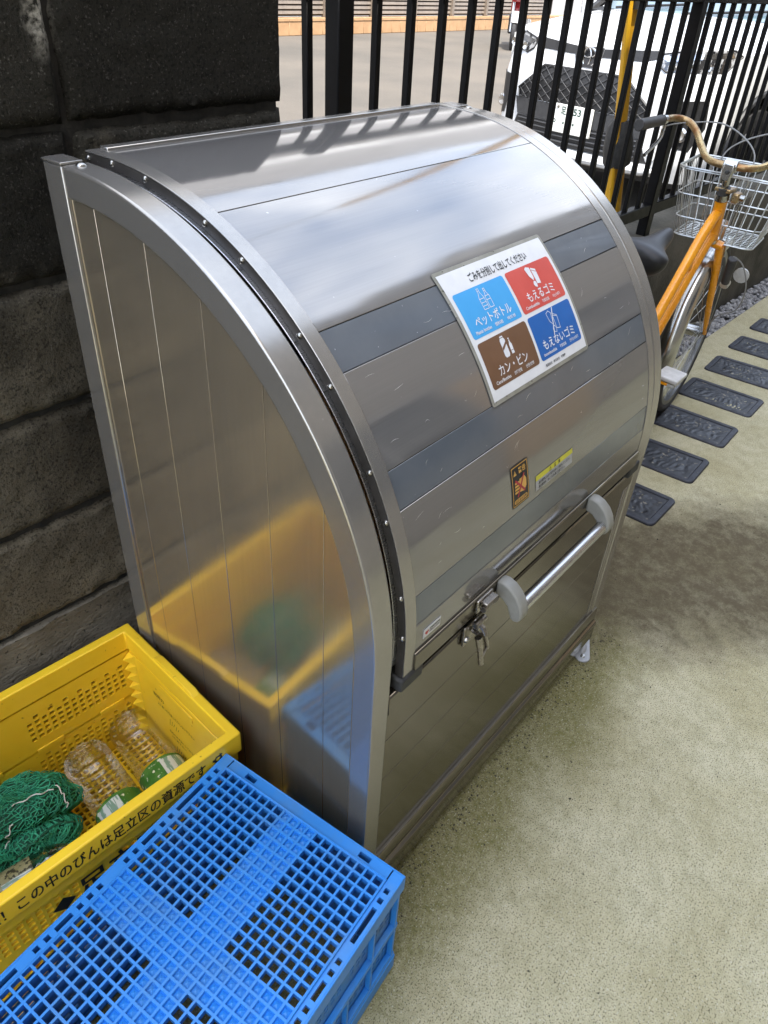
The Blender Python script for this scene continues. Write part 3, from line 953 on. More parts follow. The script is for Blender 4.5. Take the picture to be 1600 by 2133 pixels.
    # rear bar on the top edge
    MB().prism([(0.5605, AZ + RL - 0.002), (0.5605, AZ + RL + 0.004), (0.578, AZ + RL + 0.004), (0.578, AZ + RL - 0.012)], LX0 + RIM, LX1 - RIM, 'x').obj('lid_back_bar', 'steel_n', B, 0.001, 1)
    # lip under the lid
    MB().prism([(AR - RL - 0.0025, 0.6335), (AR - RL - 0.0045, 0.631), (AR - RL - 0.0045, 0.600), (AR - RL + 0.010, 0.598), (AR - RL + 0.010, 0.630), (AR - RL + 0.002, 0.6335)],
               LX0 + RIM + 0.0004, LX1 - RIM - 0.0004, 'x').obj('lid_lip', 'steel_f', B, 0.0008, 1)
    # black rubber corner shoes
    for s in (0, 1):
        x0, x1 = (LX0 - 0.006, LX0 + 0.045) if s == 0 else (LX1 - 0.045, LX1 + 0.004)
        MB().box(x0, x1, -0.0095, 0.060, 0.5755, 0.6005).obj('corner_shoe', 'rubber', B, 0.004, 2)
    box('gap_seal', LX0 + 0.046, LX1 - 0.046, 0.012, 0.05, 0.571, 0.597, 'inside', B)  # dark block added in the open slot to look like its shade
    # ledge screw beside the left shoe
    MB().lathe([(0.0, 0.003), (0.003, 0.0027), (0.0055, 0.0)], 14, Matrix.Translation((0.047, 0.022, 0.5697))).obj('ledge_screw', 'latch_steel', B)
    # brown board seen through the gap between frame and lid
    path = []
    for k in range(24):
        t = 6 + 40 * k / 23
        y, z = arc(0.500, t); path.append(((0, y, z), (1, 0, 0), (0, -math.cos(R_(t)), math.sin(R_(t)))))
    MB().sweep(path, [(0.022, 0), (0.075, 0), (0.075, -0.003), (0.022, -0.003)]).obj('inner_board', 'lining', B)

    # ---------------- handle
    def bracket(xc, flip):
        # swan-neck bracket: side outline (y, z) swept over its width
        up = [(0.000, 0.018), (-0.014, 0.020), (-0.030, 0.015), (-0.046, 0.003), (-0.058, -0.014), (-0.064, -0.032), (-0.063, -0.046), (-0.058, -0.055)]
        lo = [(-0.049, -0.058), (-0.040, -0.054), (-0.036, -0.044), (-0.030, -0.030), (-0.018, -0.020), (0.000, -0.016)]
        up = [(a * 0.82, b * 0.84) for a, b in up]; lo = [(a * 0.82, b * 0.84) for a, b in lo]
        o = MB().prism(up + lo, -0.0115, 0.0115, 'x').obj('handle_bracket', 'grey_plastic', B, 0.004, 3, autos=50)
        o.location = (xc, AR - RL - 0.0048, 0.621)
        ps = [(-0.0, p_[0] * 0.9 - 0.002, p_[1] * 0.9) for p_ in up]
        return o
    bl = bracket(0.296, 1); br = bracket(0.604, -1)
    MB().tube([(0.306, -0.0475, 0.5885), (0.594, -0.0475, 0.5885)], 0.0112, 24).obj('handle_pipe', 'alu', B, 0.0006, 1)
    # ---------------- catch on the lid lip and padlock hasp on the front
    c = MB(); c.box(0.226, 0.268, -0.0155, -0.0098, 0.608, 0.634)
    co = c.obj('catch', 'latch_steel', B, 0.002, 2)
    MB().box(0.231, 0.263, -0.028, -0.0157, 0.6275, 0.6325).obj('catch_lip', 'latch_steel', co, 0.0015, 2)
    MB().tube([(0.229, -0.022, 0.621), (0.265, -0.022, 0.621)], 0.0055, 14).obj('catch_barrel', 'latch_steel', co)
    h = MB().box(0.216, 0.254, -0.006, -0.0001, 0.530, 0.572).obj('hasp', 'latch_steel', B, 0.002, 2)
    h.location = (0, 0, 0.006)
    MB().tube([(0.221, -0.0175, 0.583), (0.249, -0.0175, 0.583)], 0.0055, 14).obj('hinge_pin', 'latch_steel', h)
    MB().tube([(0.235, -0.010, 0.582), (0.235, -0.026, 0.574), (0.235, -0.031, 0.564), (0.235, -0.022, 0.556), (0.235, -0.008, 0.558)], 0.0045, 10).obj('eyebolt', 'latch_steel', h)
    lv = MB()
    lv.tube([(0.223, -0.026, 0.562), (0.224, -0.033, 0.535), (0.226, -0.037, 0.508)], [0.006, 0.0048, 0.0045], 10)
    lv.obj('lever_left', 'latch_steel', h)
    MB().tube([(0.238, -0.028, 0.560), (0.245, -0.030, 0.540), (0.250, -0.031, 0.522)], [0.0045, 0.004, 0.0035], 10).obj('lever_right', 'latch_steel', h)
    MB().tube([(0.2265, -0.0365, 0.524), (0.2490, -0.031, 0.526)], 0.0025, 8).obj('lever_link', 'latch_steel', h)
    for bx, bz in ((0.251, 0.548), (0.222, 0.545)):
        MB().lathe([(0, 0.006), (0.004, 0.0055), (0.006, 0.002), (0.006, 0)], 12, Matrix.Translation((bx, -0.0055, bz)) @ Matrix.Rotation(R_(90), 4, 'X')).obj('dome_nut', 'bolt', h)

make_bin()

# ------------------------------------------------------------------ printed matter on the lid
RLS = AR + 0.005
def on_lid(vs, x_left, th_base, lift):
    """map flat (x right, y up) points onto the lid: x along X, y along the arc upward from th_base (degrees)"""
    out = []
    for v in vs:
        t = R_(th_base) + v[1] / RLS
        r = RLS + lift + (v[2] if len(v) > 2 else 0)
        out.append((x_left + v[0], AR - r * math.cos(t), AZ + r * math.sin(t)))
    return out
def lid_text(name, txt, size, x, y, th0, xl, mat, parent, bold=0.012, width=None, align='LEFT', lift=0.0024):
    vs, fs = text_mesh(txt, size, bold, width, align)
    vs = [Vector((v.x + x, v.y + y, 0)) for v in vs]
    return raw_obj(name, on_lid(vs, xl, th0, lift), fs, mat, parent)
def lid_poly(name, pts, th0, xl, mat, parent, lift, n=6):
    vs, fs = poly_strips(pts, n)
    return raw_obj(name, on_lid(vs, xl, th0, lift), fs, mat, parent)

M['ink'] = flat('black_ink', (0.012, 0.012, 0.012), 0.45)
M['print_white'] = flat('white_print', (0.80, 0.80, 0.80), 0.35)
M['paper'] = pm('sign_paper', (0.80, 0.80, 0.79), (0.74, 0.74, 0.73), rough=0.25, scale=30, spec=0.5)
M['laminate'] = pm('laminate_edge', (0.24, 0.235, 0.19), (0.34, 0.33, 0.28), rough=0.2, scale=25, speck=(0.05, 0.05, 0.03), speck_scale=140, speck_lo=0.66)
M['sky_blue'] = pm('print_sky_blue', (0.055, 0.36, 0.72), (0.065, 0.39, 0.76), rough=0.3, scale=14)
M['red'] = pm('print_red', (0.60, 0.075, 0.055), (0.66, 0.095, 0.07), rough=0.3, scale=14)
M['brown'] = pm('print_brown', (0.155, 0.075, 0.035), (0.18, 0.09, 0.045), rough=0.3, scale=14)
M['deep_blue'] = pm('print_deep_blue', (0.010, 0.115, 0.40), (0.015, 0.135, 0.45), rough=0.3, scale=14)

def make_sign():
    TH0, XL = 28.6, 0.3125          # lower left corner of the laminated sheet
    Wd, Ht = 0.2935, 0.2045
    vs, fs = [], []
    # laminated sheet with thickness, pressed to the lid
    nx, ny = 6, 18
    def G(inset, lift, z):
        v, f = grid_sheet(inset, Wd - inset, inset, Ht - inset, nx, ny)
        return on_lid(v, XL, TH0, lift), f
    pts = round_rect(0, Wd, 0, Ht, 0.005, 3)
    mb = MB()
    v0, f0 = poly_strips(pts, 20)
    s = raw_obj('sorting_sign', on_lid(v0, XL, TH0, 0.0013), f0, 'laminate', bin_, autos=20)
    s['label'] = 'laminated four-colour waste sorting sign stuck on the lid'
    v, f = G(0.006, 0.0017, 0); raw_obj('sign_paper', v, f, 'paper', s)
    X0, Y0, pw, ph = 0.006, 0.006, Wd - 0.012, Ht - 0.012
    lid_text('title', 'ごみを分別して出してください', 0.0150, X0 + 0.063, Y0 + ph - 0.0245, TH0, XL, 'ink', s, 0.014, 0.158)
    # four coloured fields, two by two
    mx_, gap = 0.0075, 0.0065
    cw = (pw - 2 * mx_ - gap) / 2
    yb = Y0 + 0.0150; ch = (ph - 0.0150 - 0.033 - gap) / 2
    fields = []
    for (i, j, colr) in ((0, 1, 'sky_blue'), (1, 1, 'red'), (0, 0, 'brown'), (1, 0, 'deep_blue')):
        fx = X0 + mx_ + i * (cw + gap); fy = yb + j * (ch + gap)
        fo = lid_poly('colour_field', round_rect(fx, fx + cw, fy, fy + ch, 0.005, 4), TH0, XL, colr, s, 0.0020, 8)
        fields.append((fx, fy, fo))
    names = [('ペットボトル', 'Plastic bottles', '塑料瓶', '페트병'), ('もえるゴミ', 'Combustible', '可燃垃圾', '타는쓰레기'),
             ('カン・ビン', 'Cans/Bottles', '空罐/空瓶', '빈캔/빈병'), ('もえないゴミ', 'Incombustible', '不燃垃圾', '안타는쓰레기')]
    wid = [0.094, 0.080, 0.079, 0.098]
    for (fx, fy, fo), (a, b, c, d), wd in zip(fields, names, wid):
        cx = fx + cw / 2
        lid_text('lettering', a, 0.0175, cx, fy + 0.0145, TH0, XL, 'print_white', s, 0.010, wd, 'CENTER')
        lid_text('lettering', b, 0.0068, fx + 0.010, fy + 0.0050, TH0, XL, 'print_white', s, 0.018, 0.039)
        lid_text('lettering', c, 0.0058, fx + 0.059, fy + 0.0052, TH0, XL, 'print_white', s, 0.012, 0.021)
        lid_text('lettering', d, 0.0058, fx + 0.092, fy + 0.0052, TH0, XL, 'print_white', s, 0.012, 0.022 if len(d) < 6 else 0.028)
    lid_text('footer', '管理会社　株式会社　不動産', 0.0048, X0 + 0.150, Y0 + 0.0050, TH0, XL, 'ink', s, 0.014, 0.062)
    # pictograms
    def lines(name, segs, wdt, ox, oy, sc_=0.86):
        vs, fs = [], []
        for pl in segs:
            for a, b in zip(pl[:-1], pl[1:]):
                a = Vector((a[0], a[1], 0)); b = Vector((b[0], b[1], 0))
                d = (b - a); 
                if d.length < 1e-9: continue
                d.normalize(); nrm = Vector((-d.y, d.x, 0)) * wdt / 2
                e = d * wdt / 2
                o = len(vs); vs += [a - e - nrm, b + e - nrm, b + e + nrm, a - e + nrm]; fs.append((o, o + 1, o + 2, o + 3))
        vs = [Vector((ox + v.x * sc_, oy + v.y * sc_, 0)) for v in vs]
        # tiny lift steps keep the strokes from lying in one plane
        out = on_lid(vs, XL, TH0, 0.0024)
        return raw_obj(name, out, fs, 'print_white', s)
    def shape(name, pts, ox, oy, mat='print_white', lift=0.0024, n=4):
        return lid_poly(name, [(ox + 0.86 * x, oy + 0.86 * y) for x, y in pts], TH0, XL, mat, s, lift, n)
    fx, fy, _ = fields[0]; ox, oy = fx + cw / 2, fy + 0.0325
    def bottle(dx, h, hw):
        return [(dx - hw, 0), (dx - hw, h * .55), (dx - hw * .35, h * .8), (dx - hw * .35, h), (dx + hw * .35, h), (dx + hw * .35, h * .8), (dx + hw, h * .55), (dx + hw, 0), (dx - hw, 0)]
    lines('pictogram', [bottle(-0.008, 0.037, 0.0068), [(-0.0148, .006), (-0.0012, .006)], [(-0.0148, .012), (-0.0012, .012)], [(-0.0148, .019), (-0.0012, .019)], [(-0.0104, .033), (-0.0056, .033)],
                        bottle(0.0085, 0.034, 0.0058), [(0.0027, .014), (0.0143, .014)], [(0.0027, .021), (0.0143, .021)], [(0.0065, .030), (0.0105, .030)]], 0.0011, ox, oy)
    fx, fy, _ = fields[1]; ox, oy = fx + cw / 2, fy + 0.0320
    shape('pictogram', [(-0.011, .022), (-0.003, .011), (0.001, .016), (0.002, .036), (-0.008, .039), (-0.014, .036)], ox, oy)
    shape('pictogram', [(0.0035, .004), (0.015, .002), (0.0175, .024), (0.004, .030)], ox, oy)
    shape('pictogram', [(0.003, .0315), (0.017, .0255), (0.0185, .0295), (0.006, .0345)], ox, oy)
    shape('pictogram', [(-0.0065, .000), (0.000, -.002), (0.0022, .004), (0.000, .010), (-0.006, .0095), (-0.009, .005)], ox, oy)
    fx, fy, _ = fields[2]; ox, oy = fx + cw / 2, fy + 0.0325
    shape('pictogram', [(-0.0155, .004), (-0.013, .0005), (-0.003, .0005), (-0.0005, .004), (-0.0005, .030), (-0.003, .034), (-0.013, .034), (-0.0155, .030)], ox, oy, n=6)
    shape('pictogram', [(-0.0152, .013), (-0.0008, .022), (-0.0008, .0265), (-0.0152, .0185)], ox, oy, 'brown', 0.0027, 3)
    shape('pictogram', [(-0.013, .0352), (-0.003, .0352), (-0.004, .0375), (-0.012, .0375)], ox, oy)
    shape('pictogram', [(0.0055, .002), (0.0135, .002), (0.0135, .0075), (0.0055, .0075)], ox, oy)
    shape('pictogram', [(0.0055, .0085), (0.0135, .0085), (0.0135, .0180), (0.0110, .0225), (0.0110, .0262), (0.0080, .0262), (0.0080, .0225), (0.0055, .0180)], ox, oy)
    shape('pictogram', [(0.0078, .0275), (0.0112, .0275), (0.0112, .0295), (0.0078, .0295)], ox, oy)
    fx, fy, _ = fields[3]; ox, oy = fx + cw / 2, fy + 0.0320
    lines('pictogram', [[(-0.011, .020), (-0.014, .036), (-0.005, .039), (0.001, .034), (-0.003, .013), (-0.011, .020)], [(0.004, .004), (0.0155, .002), (0.0175, .024), (0.004, .028), (0.004, .004)],
                        [(-0.0065, .000), (0.000, -.002), (0.0022, .004), (0.000, .010), (-0.006, .0095), (-0.009, .005), (-0.0065, .000)], [(0.004, .0315), (0.0175, .026)]], 0.0011, ox, oy)
    lines('pictogram', [[(-0.010, -.003), (0.0105, .041)]], 0.0024, ox, oy + 0.0003)
make_sign()

def make_stickers():
    # black warning sticker with crossed-out hand
    M['amber'] = flat('amber_print', (0.75, 0.43, 0.10), 0.35)
    M['cross_red'] = flat('cross_red', (0.42, 0.03, 0.05), 0.35)
    M['sticker_black'] = flat('sticker_black', (0.012, 0.013, 0.02), 0.3)
    M['sticker_yellow'] = flat('sticker_yellow', (0.66, 0.62, 0.05), 0.35)
    M['sticker_silver'] = flat('sticker_silver', (0.42, 0.42, 0.42), 0.3)
    M['logo_red'] = flat('logo_red', (0.55, 0.03, 0.03), 0.35)
    TH0, XL, Wd, Ht = 10.9, 0.3212, 0.0490, 0.0690
    s = lid_poly('warning_sticker', round_rect(0, Wd, 0, Ht, 0.003, 3), TH0, XL, 'sticker_black', bin_, 0.0006, 8)
    s['label'] = 'small black warning sticker with crossed-out hand'
    def P(pts, mat, lift=0.0010, n=3, name='print'): return lid_poly(name, pts, TH0, XL, mat, s, lift, n)
    b = 0.0022
    for q in ([(b, b), (Wd - b, b), (Wd - b, b + .0013), (b, b + .0013)], [(b, Ht - b - .0013), (Wd - b, Ht - b - .0013), (Wd - b, Ht - b), (b, Ht - b)],
              [(b, b + .0014), (b + .0013, b + .0014), (b + .0013, Ht - b - .0014), (b, Ht - b - .0014)], [(Wd - b - .0013, b + .0014), (Wd - b, b + .0014), (Wd - b, Ht - b - .0014), (Wd - b - .0013, Ht - b - .0014)]):
        P(q, 'amber', n=6)
    P([(.0065, .0525), (.0155, .0525), (.011, .0610)], 'amber')
    P([(.0105, .0545), (.0115, .0545), (.0115, .0585), (.0105, .0585)], 'sticker_black', 0.0013)
    lid_text('lettering', '警告', 0.0105, 0.0205, 0.0530, TH0, XL, 'amber', s, 0.02, 0.021, lift=0.0010)
    # hand
    P([(.022, .0215), (.034, .0190), (.0410, .0255), (.0410, .0375), (.036, .0440), (.022, .0430)], 'amber', 0.0010, 5)
    for k in range(4): P([(.0085, .0225 + .0052 * k), (.0218, .0215 + .0052 * k), (.0218, .0252 + .0052 * k), (.0085, .0258 + .0052 * k)], 'amber', 0.0010, 2)
    P([(.0085, .0440), (.0115, .0460), (.0380, .0200), (.0350, .0180)], 'cross_red', 0.0013, 6)
    P([(.0130, .0165), (.0165, .0150), (.0365, .0480), (.0330, .0490)], 'cross_red', 0.0016, 6)
    P(round_rect(.006, Wd - .006, .0055, .0125, .0034, 4), 'amber', 0.0010, 3)
    lid_text('lettering', 'はさまれ注意', 0.0056, Wd / 2, 0.0070, TH0, XL, 'sticker_black', s, 0.02, 0.031, 'CENTER', lift=0.0013)
    # caution label, yellow over silver
    TH0, XL, Wd, Ht = 10.85, 0.3905, 0.1195, 0.0262
    c = lid_poly('caution_label', [(0, 0), (Wd, 0), (Wd, Ht), (0, Ht)], TH0, XL, 'sticker_silver', bin_, 0.0006, 4)
    c['label'] = 'flat yellow and silver caution label'
    lid_poly('header', [(0, Ht - .0088), (Wd, Ht - .0088), (Wd, Ht), (0, Ht)], TH0, XL, 'sticker_yellow', c, 0.0009, 2)
    lid_text('lettering', '⚠　注　意', 0.0075, Wd / 2, Ht - .0074, TH0, XL, 'ink', c, 0.02, 0.036, 'CENTER', lift=0.0012)
    lid_text('lettering', '・扉の開閉には必ず取手を持って操作してください。', 0.0056, 0.006, 0.0096, TH0, XL, 'ink', c, 0.016, 0.107, lift=0.0010)
    lid_text('lettering', '・扉の開閉時、挟んでの障害に注意下さい。', 0.0056, 0.006, 0.0024, TH0, XL, 'ink', c, 0.016, 0.088, lift=0.0010)
    # maker's plate on the lowest lid panel
    mp_ = MB().box(0.097, 0.1365, -0.0058, -0.0052, 0.6482, 0.6645).obj('maker_plate', 'print_white', bin_)
    M['plate_dark'] = flat('plate_dark', (0.10, 0.10, 0.10), 0.4)
    h = [(0.0045 * (16 * math.sin(t) ** 3) / 16 + 0.1042, 0.0045 * (13 * math.cos(t) - 5 * math.cos(2 * t) - 2 * math.cos(3 * t) - math.cos(4 * t)) / 16 + 0.6565) for t in [2 * math.pi * k / 24 for k in range(24)]]
    raw_obj('emblem', [(x, -0.0061, z) for x, z in h], [tuple(range(24))], 'logo_red', mp_)
    raw_obj('plate_field', [(0.1105, -0.0060, 0.6520), (0.1350, -0.0060, 0.6520), (0.1350, -0.0060, 0.6610), (0.1105, -0.0060, 0.6610)], [(0, 1, 2, 3)], 'plate_dark', mp_)
    vs, fs = text_mesh('DAIKEN', 0.0072, 0.02, 0.0225)
    raw_obj('lettering', [(0.1115 + v.x, -0.0063, 0.6540 + v.y) for v in vs], fs, 'print_white', mp_)
make_stickers()

def make_scratches():
    M['scratch'] = flat('scratch', (0.55, 0.54, 0.51), 0.5)
    rnd = random.Random(21)
    vs, fs = [], []
    def sliver(x, th, ang, ln, wd, bow):
        n = 5; pts = []
        for k in range(n + 1):
            t = k / n - 0.5
            pts.append((x + ln * t * math.cos(ang) - bow * (0.25 - t * t) * math.sin(ang), ln * t * math.sin(ang) + bow * (0.25 - t * t) * math.cos(ang)))
        o = len(vs)
        for k, (px, py) in enumerate(pts):
            w_ = wd * (1 - abs(2 * k / n - 1)) * 0.5 + 0.00004
            for s_ in (-1, 1):
                q = on_lid([(px - s_ * w_ * math.sin(ang), py + s_ * w_ * math.cos(ang), 0)], 0, th, 0.0003)[0]
                vs.append(q)
        for k in range(n): fs.append((o + 2 * k, o + 2 * k + 1, o + 2 * k + 3, o + 2 * k + 2))
    for k in range(46):
        sliver(rnd.uniform(0.095, 0.42) if rnd.random() < 0.7 else rnd.uniform(0.4, 0.8), rnd.choice((12, 15, 19, 21, 25, 27, 32, 35, 38, 41, 44.5)), rnd.uniform(-0.2, 0.9), rnd.uniform(0.004, 0.022), rnd.uniform(0.0002, 0.0005), rnd.uniform(-0.01, 0.01))
    o = raw_obj('scratches', vs, fs, 'scratch', bin_); o['kind'] = 'stuff'
make_scratches()
# ------------------------------------------------------------------ collection crates
M['yellow'] = pm('yellow_plastic', (0.95, 0.635, 0.032), (0.91, 0.585, 0.026), rough=0.36, scale=9, spec=0.45, rvar=0.08, bump=0.04, bscale=300,
                 speck=(0.45, 0.25, 0.02), speck_scale=90, speck_lo=0.72, sss=0.05)
M['blue'] = pm('blue_plastic', (0.030, 0.24, 0.68), (0.085, 0.235, 0.48), rough=0.38, lo=0.48, hi=0.85, scale=16, spec=0.45, rvar=0.08, bump=0.03, bscale=300)
M['blue_dusty'] = pm('blue_plastic_dusty', (0.040, 0.22, 0.56), (0.10, 0.20, 0.36), rough=0.6, scale=14, detail=9, lo=0.42, hi=0.72, bump=0.15, bscale=120)

def panel_T(origin, u, v):
    """matrix that maps (x,y,0) to origin + x*u + y*v, z to u x v"""
    u, v = Vector(u), Vector(v); n = u.cross(v)
    m = Matrix.Identity(4)
    for r in range(3):
        m[r][0], m[r][1], m[r][2], m[r][3] = u[r], v[r], n[r], origin[r]
    return m

def ring_prism(mb, ox, oy, ix, iy, z0, z1):
    """rectangular ring between outer half sizes and inner half sizes"""
    vs = []
    for z in (z0, z1):
        for hx, hy in ((ox, oy), (ix, iy)):
            vs += [(-hx, -hy, z), (hx, -hy, z), (hx, hy, z), (-hx, hy, z)]
    fs = []
    for k in range(4):
        n = (k + 1) % 4
        fs += [(k, n, 8 + n, 8 + k), (4 + n, 4 + k, 12 + k, 12 + n), (8 + k, 8 + n, 12 + n, 12 + k), (n, k, 4 + k, 4 + n)]
    mb.add(vs, fs)
    return mb

def make_yellow():
    t = thing('yellow_crate', 'open yellow plastic collection crate with bottles, against the block wall', 'crate', (-0.280, 0.458, 0), R_(-4.1))
    HX, HY, HT = 0.265, 0.181, 0.330
    ring_prism(MB(), HX, HY, HX - 0.0185, HY - 0.0185, 0.281, HT).obj('rim', 'yellow', t, 0.003, 3)
    ring_prism(MB(), HX - 0.006, HY - 0.006, HX - 0.014, HY - 0.014, 0.252, 0.2805).obj('rim_skirt', 'yellow', t, 0.002, 2)
    ring_prism(MB(), HX - 0.002, HY - 0.002, HX - 0.016, HY - 0.016, 0.0, 0.030).obj('foot_rim', 'yellow', t, 0.002, 2)
    # raised grips on the short sides
    for s in (-1, 1):
        MB().prism([(-0.066, 0.3302), (-0.052, 0.3365), (0.052, 0.3365), (0.066, 0.3302)], s * (HX - 0.0165), s * (HX - 0.0015), 'x').obj('grip_bar', 'yellow', t, 0.0015, 2)
        MB().box(min(s * (HX - .0205), s * (HX - .0187)), max(s * (HX - .0205), s * (HX - .0187)), -0.055, 0.055, 0.252, 0.268).obj('grip_ledge', 'yellow', t, 0.0008, 1)
    th = 0.006
    nx, px = 34, (2 * HX - 0.04) / 34
    def openf(rows_lo, rows_hi):
        def f(i, j):
            ii = i if i < nx // 2 else nx - 1 - i
            lim = 15
            hole = 1 <= ii < lim
            if not hole: return 2
            if ii % 2 == 1: return 1 if rows_lo <= j <= rows_hi else 2
            return 1 if rows_lo <= j < rows_hi else 2
        return f
    # long walls: a lower and an upper folding panel with staggered holes
    for s in (-1, 1):
        for z0, h, rl, rh, nm in ((0.032, 0.121, 2, 7, 'lower_wall'), (0.1555, 0.1245, 2, 6, 'upper_wall')):
            ny = 9
            o = (-HX + 0.02, s * (HY - 0.0185), z0) if s > 0 else (HX - 0.02, s * (HY - 0.0185), z0)
            T = panel_T(o, (1 if s > 0 else -1, 0, 0), (0, 0, 1))
            v1, f1 = perforated(nx, ny, px, h / ny, 0.0048, th, openf(rl, rh), T=T)
            raw_obj(nm, v1, f1, 'yellow', t, recalc=False)
            # outer skin around the holes
            o2 = (-HX + 0.02, s * (HY - 0.0185) + s * th, z0) if s > 0 else (HX - 0.02, s * (HY - 0.0185) + s * th, z0)
            T2 = panel_T(o2, (1 if s > 0 else -1, 0, 0), (0, 0, 1))
            v2, f2 = perforated(nx, ny, px, h / ny, 0.0048, 0.0002, openf(rl, rh), T=T2)
            raw_obj(nm + '_skin', v2, f2, 'yellow', t, recalc=False)
        # hinge knuckles between the panels
        for kx in (-0.19, -0.06, 0.06, 0.19):
            MB().box(kx - 0.026, kx + 0.026, min(s * (HY - .0205), s * (HY - .0182)), max(s * (HY - .0205), s * (HY - .0182)), 0.1475, 0.1605).obj('hinge', 'yellow', t, 0.0008, 1)
    for s in (-1, 1):
        x0, x1 = sorted((s * (HX - 0.0185), s * (HX - 0.0125)))
        box('end_wall', x0, x1, -HY + 0.0205, HY - 0.0205, 0.032, 0.2795, 'yellow', t, 0.001, 1)
        # corner posts with triangular facets
        for q in (-1, 1):
            m = MB()
            for k in range(9):
                z = 0.034 + 0.027 * k
                cx, cy = s * (HX - 0.0187), q * (HY - 0.0187)
                m.add([(cx, cy - q * 0.002, z), (cx, cy - q * 0.020, z), (cx - s * 0.016, cy - q * 0.002, z + 0.0135), (cx, cy - q * 0.002, z + 0.0255), (cx, cy - q * 0.020, z + 0.0255)],
                      [(0, 1, 2), (1, 4, 2), (4, 3, 2), (3, 0, 2), (0, 3, 4, 1)])
            m.obj('corner_post', 'yellow', t)
    # floor
    T = panel_T((-HX + 0.02, -HY + 0.02, 0.030), (1, 0, 0), (0, 1, 0))
    nx2, ny2 = 36, 24
    v1, f1 = perforated(nx2, ny2, (2 * HX - .04) / nx2, (2 * HY - .04) / ny2, 0.0050, 0.008, lambda i, j: 1 if (i % 18) not in (0,) and (j % 12) not in (0,) else 2, T=T)
    raw_obj('floor', v1, f1, 'yellow', t, recalc=False)
    # printing on the long rim: outer face towards the viewer
    def face_text(txt, size, x, z, y, wid, bold, name='lettering'):
        vs, fs = text_mesh(txt, size, bold, wid)
        return raw_obj(name, [(x + v.x, y, z + v.y) for v in vs], fs, 'ink', t)
    face_text('持去り禁止！この中のびんは足立区の資源です', 0.0300, -0.262, 0.2920, -HY - 0.0004, 0.452, 0.015)
    # recycling mark at the end of the line
    m = MB()
    for a in range(3):
        c, s_ = math.cos(R_(120 * a)), math.sin(R_(120 * a))
        q = [(-0.008, 0.004), (0.004, 0.004), (0.004, 0.0005), (0.0105, 0.0075), (0.004, 0.0125), (0.004, 0.009), (-0.004, 0.009)]
        m.add([(0.215 + 0.9 * (x * c - y * s_), -HY - 0.0004, 0.305 + 0.9 * (x * s_ + y * c)) for x, y in q], [tuple(range(7))])
    m.obj('recycling_mark', 'ink', t)
    # big ward lettering lower down on the long side
    yb = -(HY - 0.0185) - th - 0.0009
    face_text('足立区', 0.050, -0.048, 0.196, yb, 0.150, 0.02)
    raw_obj('ward_mark', [(-0.072, yb, 0.192), (-0.054, yb, 0.208), (-0.072, yb, 0.226), (-0.092, yb, 0.208)], [(0, 1, 2, 3)], 'ink', t)
    # moulded notes on the inside of the end wall
    M['faint_ink'] = flat('faint_ink', (0.13, 0.075, 0.01), 0.5)
    def end_text(txt, size, y, z, wid):
        vs, fs = text_mesh(txt, size, 0.01, wid)
        raw_obj('lettering', [(HX - 0.0189, y - v.x, z + v.y) for v in vs], fs, 'faint_ink', t)
    end_text('耐荷力', 0.012, 0.085, 0.215, 0.036)
    end_text('上に乗ったり座ったりしないで下さい', 0.0095, 0.075, 0.195, 0.125)
    end_text('底板を必ず起こしてから', 0.0085, 0.045, 0.135, 0.080)
    end_text('ご使用下さい', 0.0085, 0.040, 0.122, 0.050)
    m = MB()
    for dz, dy in ((0.170, 0.040), (0.092, 0.030)):
        for k in range(5):
            y = dy - 0.007 * k
            m.add([(HX - 0.0189, y, dz - 0.010 + 0.003 * (k % 3)), (HX - 0.0189, y - 0.0012, dz - 0.010 + 0.003 * (k % 3)), (HX - 0.0189, y - 0.006, dz + 0.012 - 0.002 * k), (HX - 0.0189, y - 0.0048, dz + 0.012 - 0.002 * k)], [(0, 1, 2, 3)])
    m.obj('folding_mark', 'faint_ink', t)
make_yellow()

